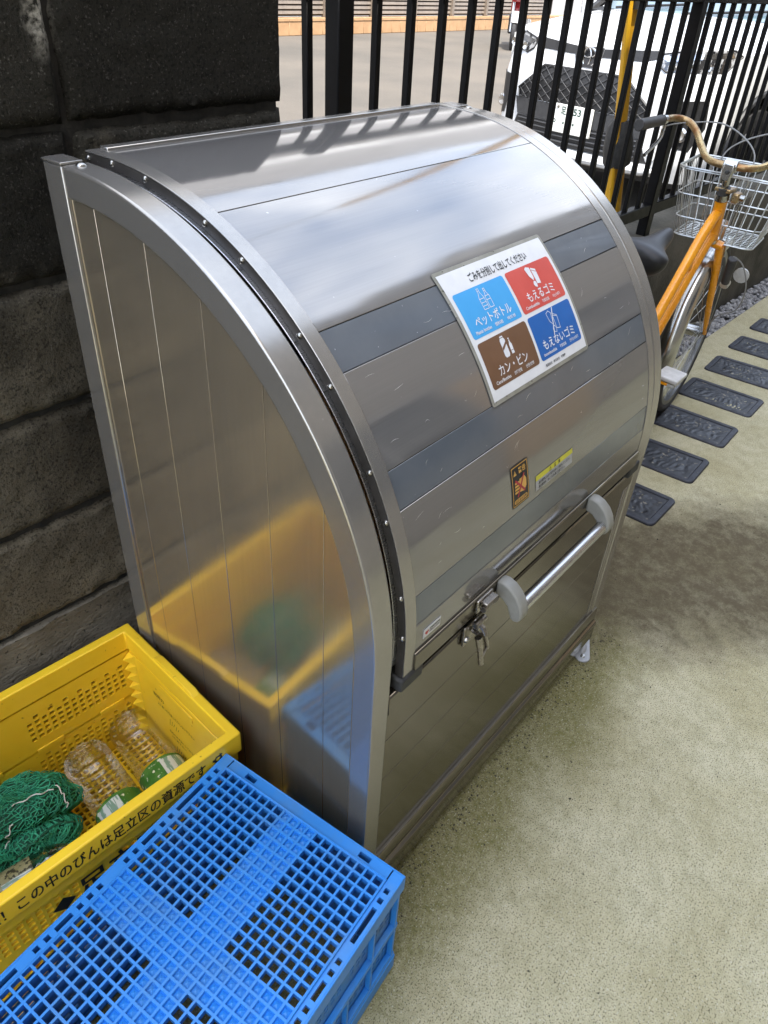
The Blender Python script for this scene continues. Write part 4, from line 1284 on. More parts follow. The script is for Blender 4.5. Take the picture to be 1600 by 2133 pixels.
def make_blue():
    t = thing('blue_crate', 'blue plastic mesh crate turned upside down in front of the yellow crate', 'crate', (-0.3067, 0.0545, 0), R_(5.5))
    HX, HY, HT = 0.265, 0.183, 0.305
    NX, NY, P = 30, 20, 0.0161
    gx0, gy0 = -NX * P / 2, -NY * P / 2
    def op(i, j):
        return 0 if (13 <= i <= 16 or 8 <= j <= 11) else 1
    T = panel_T((gx0, gy0, HT), (1, 0, 0), (0, 1, 0))
    v, f = perforated(NX, NY, P, P, 0.0035, 0.011, op, floor=0.0042, T=T)
    raw_obj('mesh_base', v, f, 'blue', t)
    # frame of the base: raised bead round the lattice, then the flat border with holes and slots
    bx, by = -gx0, -gy0
    ring_prism(MB(), bx + 0.0022, by + 0.0022, bx, by, HT - 0.012, HT + 0.0012).obj('bead', 'blue', t, 0.0006, 1)
    zt = HT - 0.0028
    pat = {1, 3, 9, 10, 12, 14, 15, 16, 18, 20, 21, 27, 29}
    def strip(nm, cells, wdt, o, u, vv):
        """border strip of cells (width, kind): 2 closed, 1 small hole, 3 long slot"""
        T = panel_T(o, u, vv); V, Fc = [], []; x = 0.0
        for wd, kind in cells:
            wl_ = {1: wd - 0.0085, 2: 0.004, 3: 0.009}[kind]
            v, f = perforated(1, 1, wd, wdt, wl_, 0.008, lambda i, j: 2 if kind == 2 else 1, x0=x)
            o_ = len(V); V += v; Fc += [tuple(k + o_ for k in q) for q in f]; x += wd
        raw_obj(nm, [T @ Vector(q) for q in V], Fc, 'blue', t)
    wl = HY - by - 0.0024 - 0.0028
    ws = HX - bx - 0.0024 - 0.0028
    def fit(cells, total):
        k = total / sum(c[0] for c in cells); return [(c[0] * k, c[1]) for c in cells]
    longc = fit([(.022, 2), (.016, 1), (.016, 1), (.062, 3), (.016, 2), (.016, 1), (.016, 1), (.034, 3), (.016, 1), (.016, 1), (.016, 1), (.03, 2),
                 (.016, 1), (.016, 1), (.034, 3), (.016, 1), (.016, 1), (.062, 3), (.016, 1), (.016, 1), (.022, 2)], 2 * (HX - 0.003))
    shortc = fit([(.03, 2), (.03, 3), (.05, 2), (.10, 2), (.05, 2), (.03, 3), (.03, 2)], 2 * by)
    strip('border', longc, wl, (-HX + 0.003, by + 0.0023, zt), (1, 0, 0), (0, 1, 0))
    strip('border', longc, wl, (HX - 0.003, -by - 0.0023, zt), (-1, 0, 0), (0, -1, 0))
    strip('border', shortc, ws, (bx + 0.0023, by, zt), (0, -1, 0), (1, 0, 0))
    strip('border', shortc, ws, (-bx - 0.0023, -by, zt), (0, 1, 0), (-1, 0, 0))
    ring_prism(MB(), HX, HY, HX - 0.0029, HY - 0.0029, HT - 0.040, HT - 0.0022).obj('upper_skirt', 'blue', t, 0.0008, 1)
    # walls: perforated long walls, end walls, ledges and the wide rim on the ground
    for s in (-1, 1):
        o = (-HX + 0.016, s * (HY - 0.012), 0.052) if s > 0 else (HX - 0.016, s * (HY - 0.012), 0.052)
        nx = 32; px = (2 * HX - 0.032) / nx
        for dy in (0.0, -0.004):
            T = panel_T((o[0], o[1] + s * dy, o[2]), (-1 if s > 0 else 1, 0, 0), (0, 0, 1))
            if s > 0: T = panel_T((-o[0], o[1] + s * dy, o[2]), (-1, 0, 0), (0, 0, 1))
            else: T = panel_T((-o[0], o[1] + s * dy, o[2]), (1, 0, 0), (0, 0, 1))
            v, f = perforated(nx, 13, px, 0.212 / 13, 0.0062, 0.0004 if dy else 0.0039, (lambda i, j: 1 if (j in (1, 2, 3, 4, 8, 9, 10, 11) and i % 8 not in (0,)) else 2), T=T)
            raw_obj('side_lattice' if s > 0 else 'front_lattice', v, f, 'blue' if s > 0 else 'blue_dusty', t)
        y0, y1 = sorted((s * (HY - 0.0118), s * (HY - 0.001)))
        box('ledge', -HX + 0.004, HX - 0.004, y0, y1, 0.150, 0.164, 'blue', t, 0.002, 2)
        box('ledge', -HX + 0.004, HX - 0.004, y0, y1, 0.050, 0.060, 'blue', t, 0.002, 2)
        for k in range(9):
            x = -HX + 0.012 + k * (2 * HX - 0.024) / 8
            box('rib', x - 0.002, x + 0.002, y0 + 0.0004, y1 - 0.0015, 0.0605, 0.1495, 'blue', t)
            if k in (0, 1, 4, 7, 8): box('rib', x - 0.002, x + 0.002, y0 + 0.0004, y1 - 0.0015, 0.1645, 0.264, 'blue', t)
    for s in (-1, 1):
        x0, x1 = sorted((s * (HX - 0.013), s * (HX - 0.009)))
        box('end_wall', x0, x1, -HY + 0.0125, HY - 0.0125, 0.051, 0.264, 'blue', t)
        x0, x1 = sorted((s * (HX - 0.0088), s * (HX - 0.001)))
        for z0, z1 in ((0.150, 0.164), (0.050, 0.060)):
            box('ledge', x0, x1, -HY + 0.004, HY - 0.004, z0, z1, 'blue', t, 0.002, 2)
        for q in (-1, 1):
            for z0, z1 in ((0.0605, 0.1495), (0.1645, 0.264)):
                m = MB()
                cy0, cy1 = sorted((q * (HY - 0.0035), q * (HY - 0.030)))
                box('corner_block', *sorted((s * (HX - 0.0035), s * (HX - 0.0087))), cy0, cy1, z0 + .0005, z1 - .0005, 'blue', t, 0.001, 1)
    ring_prism(MB(), HX, HY, HX - 0.014, HY - 0.014, 0.0005, 0.0435).obj('ground_rim', 'blue', t, 0.003, 2)
    ring_prism(MB(), HX - 0.004, HY - 0.004, HX - 0.012, HY - 0.012, 0.0440, 0.0495).obj('rim_groove', 'blue', t)
make_blue()

# ------------------------------------------------------------------ bottles and net in the yellow crate
def pet_mat(name, tint, base=0.07):
    m = bpy.data.materials.new(name); m.use_nodes = True
    n = m.node_tree; n.nodes.clear(); N, L = n.nodes.new, n.links.new
    o = N('ShaderNodeOutputMaterial'); tr = N('ShaderNodeBsdfTransparent'); tr.inputs[0].default_value = (*tint, 1)
    gl = N('ShaderNodeBsdfGlossy'); gl.inputs['Roughness'].default_value = 0.10; gl.inputs['Color'].default_value = (0.95, 0.95, 0.95, 1)
    lw = N('ShaderNodeLayerWeight'); lw.inputs['Blend'].default_value = 0.30
    tcx = N('ShaderNodeTexCoord'); nz = N('ShaderNodeTexNoise'); nz.inputs['Scale'].default_value = 70
    L(tcx.outputs['Object'], nz.inputs['Vector'])
    bp = N('ShaderNodeBump'); bp.inputs['Strength'].default_value = 0.6; bp.inputs['Distance'].default_value = 0.003
    L(nz.outputs['Fac'], bp.inputs['Height']); L(bp.outputs['Normal'], gl.inputs['Normal']); L(bp.outputs['Normal'], lw.inputs['Normal'])
    ad = N('ShaderNodeMath'); ad.operation = 'MULTIPLY_ADD'; ad.inputs[1].default_value = 0.6; ad.inputs[2].default_value = base
    L(lw.outputs['Fresnel'], ad.inputs[0])
    mx_ = N('ShaderNodeMixShader'); L(ad.outputs[0], mx_.inputs[0]); L(tr.outputs[0], mx_.inputs[1]); L(gl.outputs[0], mx_.inputs[2])
    L(mx_.outputs[0], o.inputs[0])
    return m
M['pet'] = pet_mat('clear_pet', (0.98, 0.985, 0.975))
M['pet_green'] = pet_mat('green_pet', (0.10, 0.22, 0.04), 0.12)
M['label_green'] = pm('green_label', (0.045, 0.16, 0.025), (0.10, 0.25, 0.05), rough=0.3, scale=45, lo=0.45, hi=0.7, speck=(0.75, 0.76, 0.6), speck_scale=85, speck_lo=0.60)
M['label_olive'] = pm('olive_label', (0.25, 0.24, 0.10), (0.35, 0.34, 0.2), rough=0.4, scale=60, speck=(0.05, 0.05, 0.03), speck_scale=150, speck_lo=0.54)
M['label_white'] = pm('label_print', (0.62, 0.66, 0.62), (0.2, 0.33, 0.25), rough=0.4, scale=120, stretch=(1, 1, 0.15), lo=0.48, hi=0.52)
M['cap_white'] = flat('bottle_cap', (0.75, 0.76, 0.75), 0.4)

def bottle(label, loc, axis, roll, lab, span, r=0.033, L_=0.205, cap=True, body='pet'):
    """a ribbed plastic bottle; local z runs from base to mouth; axis = world direction of the mouth"""
    q = Vector(axis).normalized().to_track_quat('Z', 'Y')
    t = thing('plastic_bottle', label, 'bottle', loc, 0, 'plastic bottles in the yellow crate')
    t.rotation_mode = 'QUATERNION'
    from mathutils import Quaternion
    t.rotation_quaternion = q @ Quaternion((0, 0, 1), roll)
    prof = [(0.0005, 0.006), (r * .55, 0.003), (r * .9, 0.002), (r * .98, 0.010)]
    z = 0.014
    while z < L_ * 0.66:
        prof += [(r, z), (r, z + 0.0055), (r * 0.968, z + 0.0085), (r * 0.968, z + 0.0105)]
        z += 0.0150
    prof += [(r, L_ * .68), (r * .93, L_ * .75), (r * .70, L_ * .83), (r * .42, L_ * .89), (r * .40, L_ * .905), (r * .50, L_ * .91), (r * .40, L_ * .92), (r * .40, L_)]
    MB().lathe(prof, 28).obj('body', body, t, autos=60)
    if lab:
        a, b = span
        s = MB().lathe([(r + .0006, a), (r + .0006, b)], 32).obj('label_sleeve', lab, t)
        w0 = MB()
        vs = [((r + .0009) * math.cos(R_(k * 8)), (r + .0009) * math.sin(R_(k * 8)), zz) for zz in (a + .006, b - .004) for k in range(9)]
        w0.add(vs, [(k, k + 1, k + 10, k + 9) for k in range(8)]); w0.obj('label_panel', 'label_white', s)
    return t
bottle('clear ribbed bottle with green label, nearest to the steel bin', (-0.056, 0.606, 0.079), (-0.17, -1, 0), R_(30), 'label_green', (0.150, 0.215), r=0.046, L_=0.262)
bottle('clear ribbed bottle with green label beside the green net', (-0.162, 0.604, 0.079), (-0.13, -1, 0), R_(88), 'label_green', (0.150, 0.215), r=0.046, L_=0.262)
bottle('bottle with olive printed label lying by the front rim below the net', (-0.470, 0.455, 0.105), (0.88, -0.18, 0.05), R_(100), 'label_olive', (0.060, 0.118), body='pet')
bottle('clear bottle end poking out left of the green net', (-0.345, 0.545, 0.165), (-0.9, 0.15, -0.35), 0, None, (0, 0))
bottle('dark green bottle under the olive labelled bottle', (-0.480, 0.425, 0.066), (0.88, -0.06, 0.0), 0, None, (0, 0), body='pet_green', r=0.029)

def make_net():
    M['net'] = pm('green_net', (0.045, 0.42, 0.23), (0.025, 0.27, 0.15), rough=0.6, scale=40)
    M['net_core'] = pm('net_inside', (0.015, 0.13, 0.07), (0.008, 0.06, 0.035), rough=0.8, scale=50, bump=0.5, bscale=200, bdist=0.004)
    M['thread'] = flat('white_thread', (0.70, 0.70, 0.66), 0.7)
    t = thing('net_bag', 'bundled green mesh net bag inside the yellow crate', 'net bag', (-0.318, 0.535, 0.106))
    def srf(u, v, k):
        a, b = u * 2 * math.pi, (v - 0.5) * math.pi
        d = Vector((math.cos(a) * math.cos(b), math.sin(b), math.sin(a) * math.cos(b)))
        n = 0.75 * mnoise.noise(d * 2.1 + Vector((3, 1, 0))) + 0.35 * mnoise.noise(d * 6 + Vector((0, 5, 2)))
        # a deep fold running across the bundle
        fold = -0.22 * math.exp(-((d.z * 0.6 + d.y + 0.35 + 0.25 * d.x) / 0.13) ** 2)
        s = k * (1 + 0.22 * n + fold)
        return Vector((d.x * 0.094 * s, d.y * 0.082 * s, d.z * 0.080 * s))
    U, V = 40, 26
    vs = [srf(i / U, j / V, 0.95) for j in range(V + 1) for i in range(U)]
    fs = [(j * U + i, j * U + (i + 1) % U, (j + 1) * U + (i + 1) % U, (j + 1) * U + i) for j in range(V) for i in range(U)]
    raw_obj('bundle', vs, fs, 'net_core', t, autos=80)
    # knitted strands over it, in two loose layers
    rnd = random.Random(11)
    mb = MB()
    for lay, k in ((0, 0.985), (1, 1.03)):
        for s in range(44):
            u0 = rnd.random(); tw = rnd.choice((-1, 1)) * rnd.uniform(0.10, 0.35); pts = []
            for q in range(44):
                v = 0.03 + 0.94 * q / 43
                z = 0.006 * math.sin(q * 2.6 + s)
                pts.append(srf((u0 + tw * v + z) % 1.0, v, k + 0.012 * rnd.random()))
            mb.tube(pts, 0.00085, 4, cap=False)
        for s in range(30):
            v0 = 0.06 + 0.88 * s / 29; pts = []
            for q in range(72):
                pts.append(srf((q / 72 + 0.01 * math.sin(q * 3.1)) % 1.0, v0 + 0.011 * math.sin(q * 2.2 + s * 1.7), k + 0.012 * rnd.random()))
            mb.tube(pts, 0.00080, 4, closed=True)
    o = mb.obj('mesh_strands', 'net', t, autos=80); o['kind'] = 'stuff'
    for (u0, v0, du, dv) in ((0.16, 0.40, 0.11, 0.05), (0.10, 0.28, 0.05, 0.14), (0.30, 0.36, 0.10, -0.06)):
        pts = [srf((u0 + du * q / 12) % 1, v0 + dv * q / 12 + 0.012 * math.sin(q * 1.3), 1.05) for q in range(13)]
        MB().tube(pts, 0.0012, 6).obj('thread', 'thread', t)
    pts = [srf((0.02 + 0.42 * q / 14) % 1, 0.20 - 0.03 * math.sin(q / 4), 1.02) for q in range(15)]
    MB().tube(pts, 0.0024, 8).obj('draw_cord', 'net_core', t)
make_net()
# ------------------------------------------------------------------ black plates let into the pavement
def make_plates():
    M['plate_rim'] = pm('plate_rim', (0.024, 0.026, 0.036), (0.015, 0.016, 0.022), rough=0.55, scale=30, bump=0.2, bscale=160, rvar=0.1,
                        speck=(0.16, 0.15, 0.12), speck_scale=170, speck_lo=0.70)
    M['plate_in'] = pm('plate_relief', (0.005, 0.005, 0.006), (0.022, 0.023, 0.028), rough=0.42, scale=26, bump=0.3, bscale=160, rvar=0.14,
                       speck=(0.16, 0.14, 0.10), speck_scale=45, speck_lo=0.62)
    ox, oy = 0.100, 0.157
    pr = round_rect(-ox, ox, -oy, oy, 0.022, 5)
    pi = round_rect(-ox + 0.020, ox - 0.020, -oy + 0.024, oy - 0.024, 0.006, 5)
    rim = MB()
    n = len(pr)
    vs = [(x, y, -0.02) for x, y in pr] + [(x, y, 0.004) for x, y in pr] + [(x * .975, y * .985, 0.0075) for x, y in pr] + [(x * 1.03, y * 1.02, 0.0075) for x, y in pi] + [(x, y, 0.0045) for x, y in pi] + [(x, y, -0.008) for x, y in pi]
    fs = []
    for r in range(5):
        for k in range(n): fs.append((r * n + k, r * n + (k + 1) % n, (r + 1) * n + (k + 1) % n, (r + 1) * n + k))
    rim.add(vs, fs)
    lab = ['black ribbed plate in the pavement, nearest to the steel bin', 'second black pavement plate counting from the steel bin', 'third black pavement plate counting from the steel bin',
           'fourth black pavement plate counting from the steel bin', 'fifth black pavement plate counting from the steel bin', 'sixth black pavement plate counting from the steel bin',
           'farthest black pavement plate, cut off at the right edge']
    for k in range(7):
        t = thing('pavement_plate', lab[k], 'floor plate', (1.613 + 0.328 * k, 0.236 + 0.002 * k, 0), R_(random.uniform(-1.2, 1.2)), 'black plates set into the pavement')
        rim.obj('rim', 'plate_rim', t, 0.0012, 2) if k == 0 else None
        if k == 0: r0 = t.children[0]
        else: copy_part(r0, t)
        gx, gy = 30, 52; vs, fs = [], []
        for j in range(gy + 1):
            for i in range(gx + 1):
                x = (-ox + 0.0205) + (2 * ox - 0.041) * i / gx; y = (-oy + 0.0245) + (2 * oy - 0.049) * j / gy
                e = min(ox - 0.0205 - abs(x), oy - 0.0245 - abs(y))
                m_ = min(1.0, max(0.0, (e - 0.008) / 0.02))
                q = mnoise.noise((x * 22 + k * 7, y * 15, 0.5 + k))
                rdg = 0.5 + 0.5 * math.sin((y + 0.45 * x + 0.03 * q) * 330)
                z = 0.0035 - 0.004 * m_ * (0.6 + 0.5 * q) + 0.0030 * m_ * rdg * (0.6 + mnoise.noise((x * 60, y * 60, k))) + 0.0015 * m_ * mnoise.noise((x * 150, y * 150, k))
                vs.append((x, y, z))
        for j in range(gy):
            for i in range(gx):
                a = j * (gx + 1) + i; fs.append((a, a + 1, a + gx + 2, a + gx + 1))
        raw_obj('relief', vs, fs, 'plate_in', t, autos=70)
        t.rotation_euler.x = R_(random.uniform(-0.5, 0.5)); t.rotation_euler.y = R_(random.uniform(-0.6, 0.6))
make_plates()

# ------------------------------------------------------------------ bicycle
def make_bike():
    M['orange'] = pm('orange_paint', (0.86, 0.345, 0.010), (0.80, 0.30, 0.008), rough=0.26, scale=20, spec=0.5, coat=0.4, rvar=0.06, speck=(0.25, 0.10, 0.02), speck_scale=140, speck_lo=0.73)
    M['chrome'] = pm('dull_chrome', (0.50, 0.50, 0.485), (0.42, 0.415, 0.39), rough=0.22, metal=1.0, scale=4, rvar=0.05)
    M['wire'] = pm('basket_wire', (0.56, 0.57, 0.55), (0.42, 0.43, 0.41), rough=0.35, metal=0.8, scale=40)
    M['rust'] = pm('rusty_bar', (0.42, 0.33, 0.17), (0.22, 0.085, 0.025), rough=0.3, metal=0.75, scale=16, lo=0.42, hi=0.66, rvar=0.14)
    M['tyre'] = pm('tyre_rubber', (0.022, 0.022, 0.024), (0.045, 0.045, 0.048), rough=0.75, scale=50, bump=0.3, bscale=200)
    M['saddle'] = pm('saddle_vinyl', (0.008, 0.0085, 0.010), (0.006, 0.006, 0.008), rough=0.46, scale=40, bump=0.08, bscale=400)
    M['alu_dull'] = pm('dull_rim', (0.22, 0.22, 0.215), (0.15, 0.15, 0.145), rough=0.4, metal=0.9, scale=20)
    M['grip'] = pm('grey_grip', (0.050, 0.048, 0.047), (0.035, 0.034, 0.033), rough=0.55, scale=60)
    M['cable'] = flat('grey_cable', (0.24, 0.24, 0.23), 0.4)
    M['pedal'] = pm('pedal_white', (0.62, 0.62, 0.60), (0.5, 0.5, 0.48), rough=0.35, scale=40)
    B = thing('bicycle', 'orange city bicycle with wire front basket parked behind the bin', 'bicycle', (2.372, 0.392, 0))
    B.rotation_euler = (R_(3.0), 0, R_(-0.5))
    RW = 0.325
    P0 = Vector((-0.055, 0, RW)); ax = Vector((-0.335, 0, 0.942)).normalized()
    S = Matrix.Translation(P0) @ Matrix.Rotation(R_(6.0), 4, ax) @ Matrix.Translation(-P0)
    def st(pts): return [S @ Vector(p_) for p_ in pts]
    def wheel(cx, T):
        w_ = MB()
        ring = [T @ Vector((cx + RW * 0.965 * math.cos(a), 0, RW + RW * 0.965 * math.sin(a))) for a in [2 * math.pi * k / 64 for k in range(64)]]
        w_.tube(ring, 0.0175, 12, closed=True)
        wo_ = w_.obj('wheel', 'tyre', B)
        r2 = MB()
        sec = [(-0.012, -0.010), (0.012, -0.010), (0.0135, 0.006), (-0.0135, 0.006)]
        path = []
        for k in range(64):
            a = 2 * math.pi * k / 64; d = Vector((math.cos(a), 0, math.sin(a)))
            o = T @ (Vector((cx, 0, RW)) + d * (RW * 0.965 - 0.020)); R3 = T.to_3x3()
            path.append((o, R3 @ Vector((0, 1, 0)), R3 @ d))
        r2.sweep(path, sec, closed=True); r2.obj('wheel_rim', 'alu_dull', wo_)
        h = MB(); h.tube([T @ Vector((cx, -0.045, RW)), T @ Vector((cx, 0.045, RW))], 0.021, 16); h.obj('hub', 'chrome', wo_)
        sp = MB()
        for k in range(32):
            a = 2 * math.pi * k / 32; b = a + (0.55 if (k // 2) % 2 else -0.55); s = 0.032 if k % 2 else -0.032
            sp.tube([T @ Vector((cx + 0.022 * math.cos(b), s, RW + 0.022 * math.sin(b))), T @ Vector((cx + (RW - 0.03) * math.cos(a), 0, RW + (RW - 0.03) * math.sin(a)))], 0.0011, 5, cap=False)
        sp.obj('spokes', 'wire', wo_)
    I4 = Matrix.Identity(4)
    wheel(0.0, S); wheel(-1.10, I4)
    def fender(cx, T, a0, a1):
        n = 30; path = []
        R3 = T.to_3x3()
        for k in range(n + 1):
            a = R_(a0 + (a1 - a0) * k / n); d = Vector((math.cos(a), 0, math.sin(a)))
            path.append((T @ (Vector((cx, 0, RW)) + d * 0.353), R3 @ Vector((0, 1, 0)), R3 @ d))
        sec = [(-0.034, -0.030), (-0.028, -0.010), (-0.013, 0.001), (0, 0.003), (0.013, 0.001), (0.028, -0.010), (0.034, -0.030), (0.032, -0.030), (0.026, -0.012), (0.0, 0.0), (-0.026, -0.012), (-0.032, -0.030)]
        return MB().sweep(path, sec).obj('mudguard', 'chrome', B, autos=40)
    fr = fender(0.0, S, 62, 192)
    fender(-1.10, I4, 10, 190)
    for s in (-1, 1):
        MB().tube(st([(0.0, s * 0.045, RW), (-0.16, s * 0.034, 0.30), (-0.352, s * 0.034, 0.27)]), 0.0022, 6).obj('mudguard_stay', 'wire', fr)
    MB().tube(st([(-0.352, -0.038, 0.262), (-0.352, 0.038, 0.262)]), 0.0055, 8).obj('mudguard_clip', 'bolt', fr)
    # fork
    for s in (-1, 1):
        MB().tube(st([(-0.176, s * 0.032, 0.690), (-0.150, s * 0.040, 0.610), (-0.100, s * 0.047, 0.480), (-0.045, s * 0.050, 0.385), (0.0, s * 0.050, RW)]), [0.0135, 0.0135, 0.0115, 0.0095, 0.008], 14).obj('fork_blade', 'orange', B)
    MB().tube(st([(-0.178, -0.040, 0.692), (-0.180, 0, 0.700), (-0.178, 0.040, 0.692)]), 0.0155, 12).obj('fork_crown', 'orange', B)
    # frame
    MB().tube([(-0.186, 0, 0.712), (-0.234, 0, 0.848)], 0.0195, 18).obj('head_tube', 'orange', B)
    up = [(-0.214, 0, 0.806), (-0.250, 0, 0.794), (-0.310, 0, 0.740), (-0.410, 0, 0.612), (-0.530, 0, 0.458), (-0.630, 0, 0.362), (-0.680, 0, 0.342)]
    lo = [(-0.194, 0, 0.732), (-0.228, 0, 0.706), (-0.298, 0, 0.624), (-0.398, 0, 0.494), (-0.518, 0, 0.346), (-0.620, 0, 0.270)]
    MB().tube(up, 0.0165, 18).obj('upper_tube', 'orange', B)
    MB().tube(lo, 0.0175, 18).obj('lower_tube', 'orange', B)
    MB().tube([(-0.335, 0, 0.668), (-0.318, 0, 0.640)], 0.008, 10).obj('tube_bridge', 'orange', B)
    MB().tube([(-0.620, 0, 0.270), (-0.770, 0, 0.690)], 0.0150, 14).obj('seat_tube', 'orange', B)
    MB().tube([(-0.770, 0, 0.690), (-0.795, 0, 0.770)], 0.0125, 12).obj('seat_post', 'chrome', B)
    for s in (-1, 1):
        MB().tube([(-0.620, s * 0.02, 0.270), (-0.80, s * 0.055, 0.30), (-1.10, s * 0.062, RW)], 0.0095, 10).obj('chain_stay', 'orange', B)
        MB().tube([(-0.755, s * 0.016, 0.640), (-0.95, s * 0.055, 0.47), (-1.10, s * 0.062, RW)], 0.0080, 10).obj('seat_stay', 'orange', B)
    MB().tube([(-0.620, -0.045, 0.270), (-0.620, 0.045, 0.270)], 0.020, 14).obj('bottom_bracket', 'chrome', B)
    # sticker below the head tube, headset
    MB().tube([(-0.238, 0, 0.850), (-0.245, 0, 0.868)], [0.0240, 0.0215], 18).obj('headset', 'chrome', B)
    MB().tube([(-0.184, 0, 0.704), (-0.188, 0, 0.716)], [0.0225, 0.0225], 18).obj('lower_headset', 'chrome', B)
    # basket bracket with rusty lock, stem
    MB().box(-0.262, -0.206, -0.026, 0.026, 0.872, 0.884).obj('basket_bracket', 'rust', B, 0.003, 2)
    MB().tube([(-0.243, 0, 0.864), (-0.250, 0, 0.886)], 0.019, 16).obj('locking_ring', 'grip', B)
    MB().box(-0.248, -0.205, -0.052, -0.030, 0.846, 0.876).obj('lock_body', 'rust', B, 0.005, 2)
    MB().tube([(-0.226, -0.040, 0.862), (-0.226, -0.066, 0.862)], 0.010, 12).obj('lock_knob', 'chrome', B)
    MB().tube(st([(-0.246, 0, 0.885), (-0.262, 0, 0.932)]), 0.0115, 14).obj('stem', 'chrome', B)
    stc = S @ Vector((-0.262, 0, 0.946))
    MB().tube(st([(-0.258, -0.022, 0.950), (-0.258, 0.022, 0.950)]), 0.0185, 16).obj('stem_clamp', 'chrome', B, 0.003, 2)
    MB().prism([(-0.012, -0.03), (0.012, -0.03), (0.019, 0.0), (0.016, 0.022), (-0.016, 0.022), (-0.019, 0.0)], -0.008, 0.008, 'x', Matrix.Translation(S @ Vector((-0.276, 0, 0.938)))).obj('stem_head', 'chrome', B, 0.004, 3)
    MB().lathe([(0, 0.004), (0.005, 0.0035), (0.0075, 0.0)], 12, Matrix.Translation(S @ Vector((-0.2842, 0, 0.936))) @ Matrix.Rotation(R_(-90), 4, 'Y')).obj('stem_bolt', 'rubber', B)
    # handlebar
    c = -0.258
    half = [(c, 0.0, 0.950), (c + 0.004, 0.045, 0.950), (c + 0.030, 0.085, 0.956), (c + 0.066, 0.120, 0.980), (c + 0.098, 0.152, 1.010), (c + 0.120, 0.185, 1.030), (c + 0.122, 0.215, 1.038), (c + 0.100, 0.238, 1.040), (c + 0.060, 0.248, 1.040), (c - 0.02, 0.256, 1.040), (c - 0.135, 0.270, 1.040)]
    def smooth(pts, n=5):
        pts = [Vector(p_) for p_ in pts]; out = []
        for i in range(len(pts) - 1):
            p0, p1, p2, p3 = pts[max(i - 1, 0)], pts[i], pts[i + 1], pts[min(i + 2, len(pts) - 1)]
            for k in range(n):
                t = k / n
                out.append(0.5 * ((2 * p1) + (p2 - p0) * t + (2 * p0 - 5 * p1 + 4 * p2 - p3) * t * t + (3 * p1 - p0 - 3 * p2 + p3) * t ** 3))
        out.append(pts[-1]); return out
    for s in (1, -1):
        hp = smooth([(x, s * y, z) for x, y, z in half])
        MB().tube(st(hp), 0.0110, 14).obj('handlebar', 'rust', B)
        MB().tube(st([(c + 0.012, s * 0.2520, 1.040), (c - 0.02, s * 0.256, 1.040), (c - 0.150, s * 0.2715, 1.040)]), [0.0165, 0.0160, 0.0175], 16).obj('grip', 'grip', B, 0.002, 2)
        MB().tube(st([(c + 0.020, s * 0.2515, 1.040), (c + 0.040, s * 0.249, 1.040)]), 0.0150, 14).obj('brake_clamp', 'chrome', B)
        lv = smooth([(c + 0.046, s * 0.248, 1.022), (c + 0.030, s * 0.244, 1.008), (c - 0.030, s * 0.232, 0.990), (c - 0.150, s * 0.232, 0.962)])
        MB().tube(st(lv), [0.0075 - 0.003 * k / len(lv) for k in range(len(lv) - 1)] + [0.0055], 8).obj('brake_lever', 'chrome', B)
        cb = smooth([(c + 0.046, s * 0.248, 1.020), (c + 0.115, s * 0.20, 1.030), (c + 0.135, s * 0.08, 1.040), (c + 0.100, -s * 0.035, 0.985), (c + 0.060, -s * 0.050, 0.900), (c + 0.070, -s * 0.040, 0.760)], 8)
        MB().tube(st(cb), 0.0024, 6).obj('brake_cable', 'cable', B)
    # wire basket
    W = MB()
    def wp(u, v, z):   # u: -1 rear .. 1 front, v: -1 .. 1 sideways, z: 0 bottom .. 1 top
        hx = 0.105 + 0.030 * z; hy = 0.132 + 0.038 * z
        return S @ Vector((-0.075 + 0.005 * z + u * hx, v * hy, 0.700 + 0.215 * z))
    def ringpts(z, r=0.22, n=5):
        pts = []
        for cx, cy, a0 in ((1 - r, -1 + r, -90), (1 - r, 1 - r, 0), (-1 + r, 1 - r, 90), (-1 + r, -1 + r, 180)):
            for k in range(n + 1):
                a = R_(a0 + 90 * k / n); pts.append(wp(cx + r * math.cos(a), cy + r * math.sin(a), z))
        return pts
    for z, r in ((1.0, 0.0031), (0.975, 0.0020), (0.62, 0.0024), (0.28, 0.0024), (0.0, 0.0026)): W.tube(ringpts(z), r, 6, closed=True)
    for k in range(11):
        v = -0.86 + 1.72 * k / 10
        for u in (-1, 1): W.tube([wp(u, v, 1.0), wp(u, v, 0.08), wp(u * 0.93, v, 0.0), wp(0, v, 0.0)], 0.0017, 5, cap=False)
    for k in range(9):
        u = -0.84 + 1.68 * k / 8
        for v in (-1, 1): W.tube([wp(u, v, 1.0), wp(u, v, 0.08), wp(u, v * 0.95, 0.0), wp(u, 0, 0.0)], 0.0017, 5, cap=False)
    W.obj('basket', 'wire', B)
    # saddle: lofted sections from nose to tail
    secs = []
    prof = [(0.135, 0.012, 0.012, 0.014), (0.125, 0.022, 0.020, 0.026), (0.090, 0.028, 0.026, 0.036), (0.040, 0.034, 0.028, 0.044), (-0.01, 0.055, 0.030, 0.054), (-0.055, 0.086, 0.034, 0.062), (-0.095, 0.102, 0.038, 0.064), (-0.120, 0.098, 0.036, 0.056), (-0.135, 0.070, 0.026, 0.036)]
    vs, fs, n = [], [], 18
    for (x, hw, ht, dp) in prof:
        for k in range(n):
            a = 2 * math.pi * k / n
            y = hw * math.cos(a); z = (ht if math.sin(a) > 0 else dp) * math.sin(a) * (1.0 if math.sin(a) < 0 else 1 - 0.25 * (abs(y) / hw) ** 2)
            vs.append((-0.768 + x, y, 0.796 + z + 0.020 * max(0, x / 0.135) ** 2 + 0.012 * max(0, -x / 0.135)))
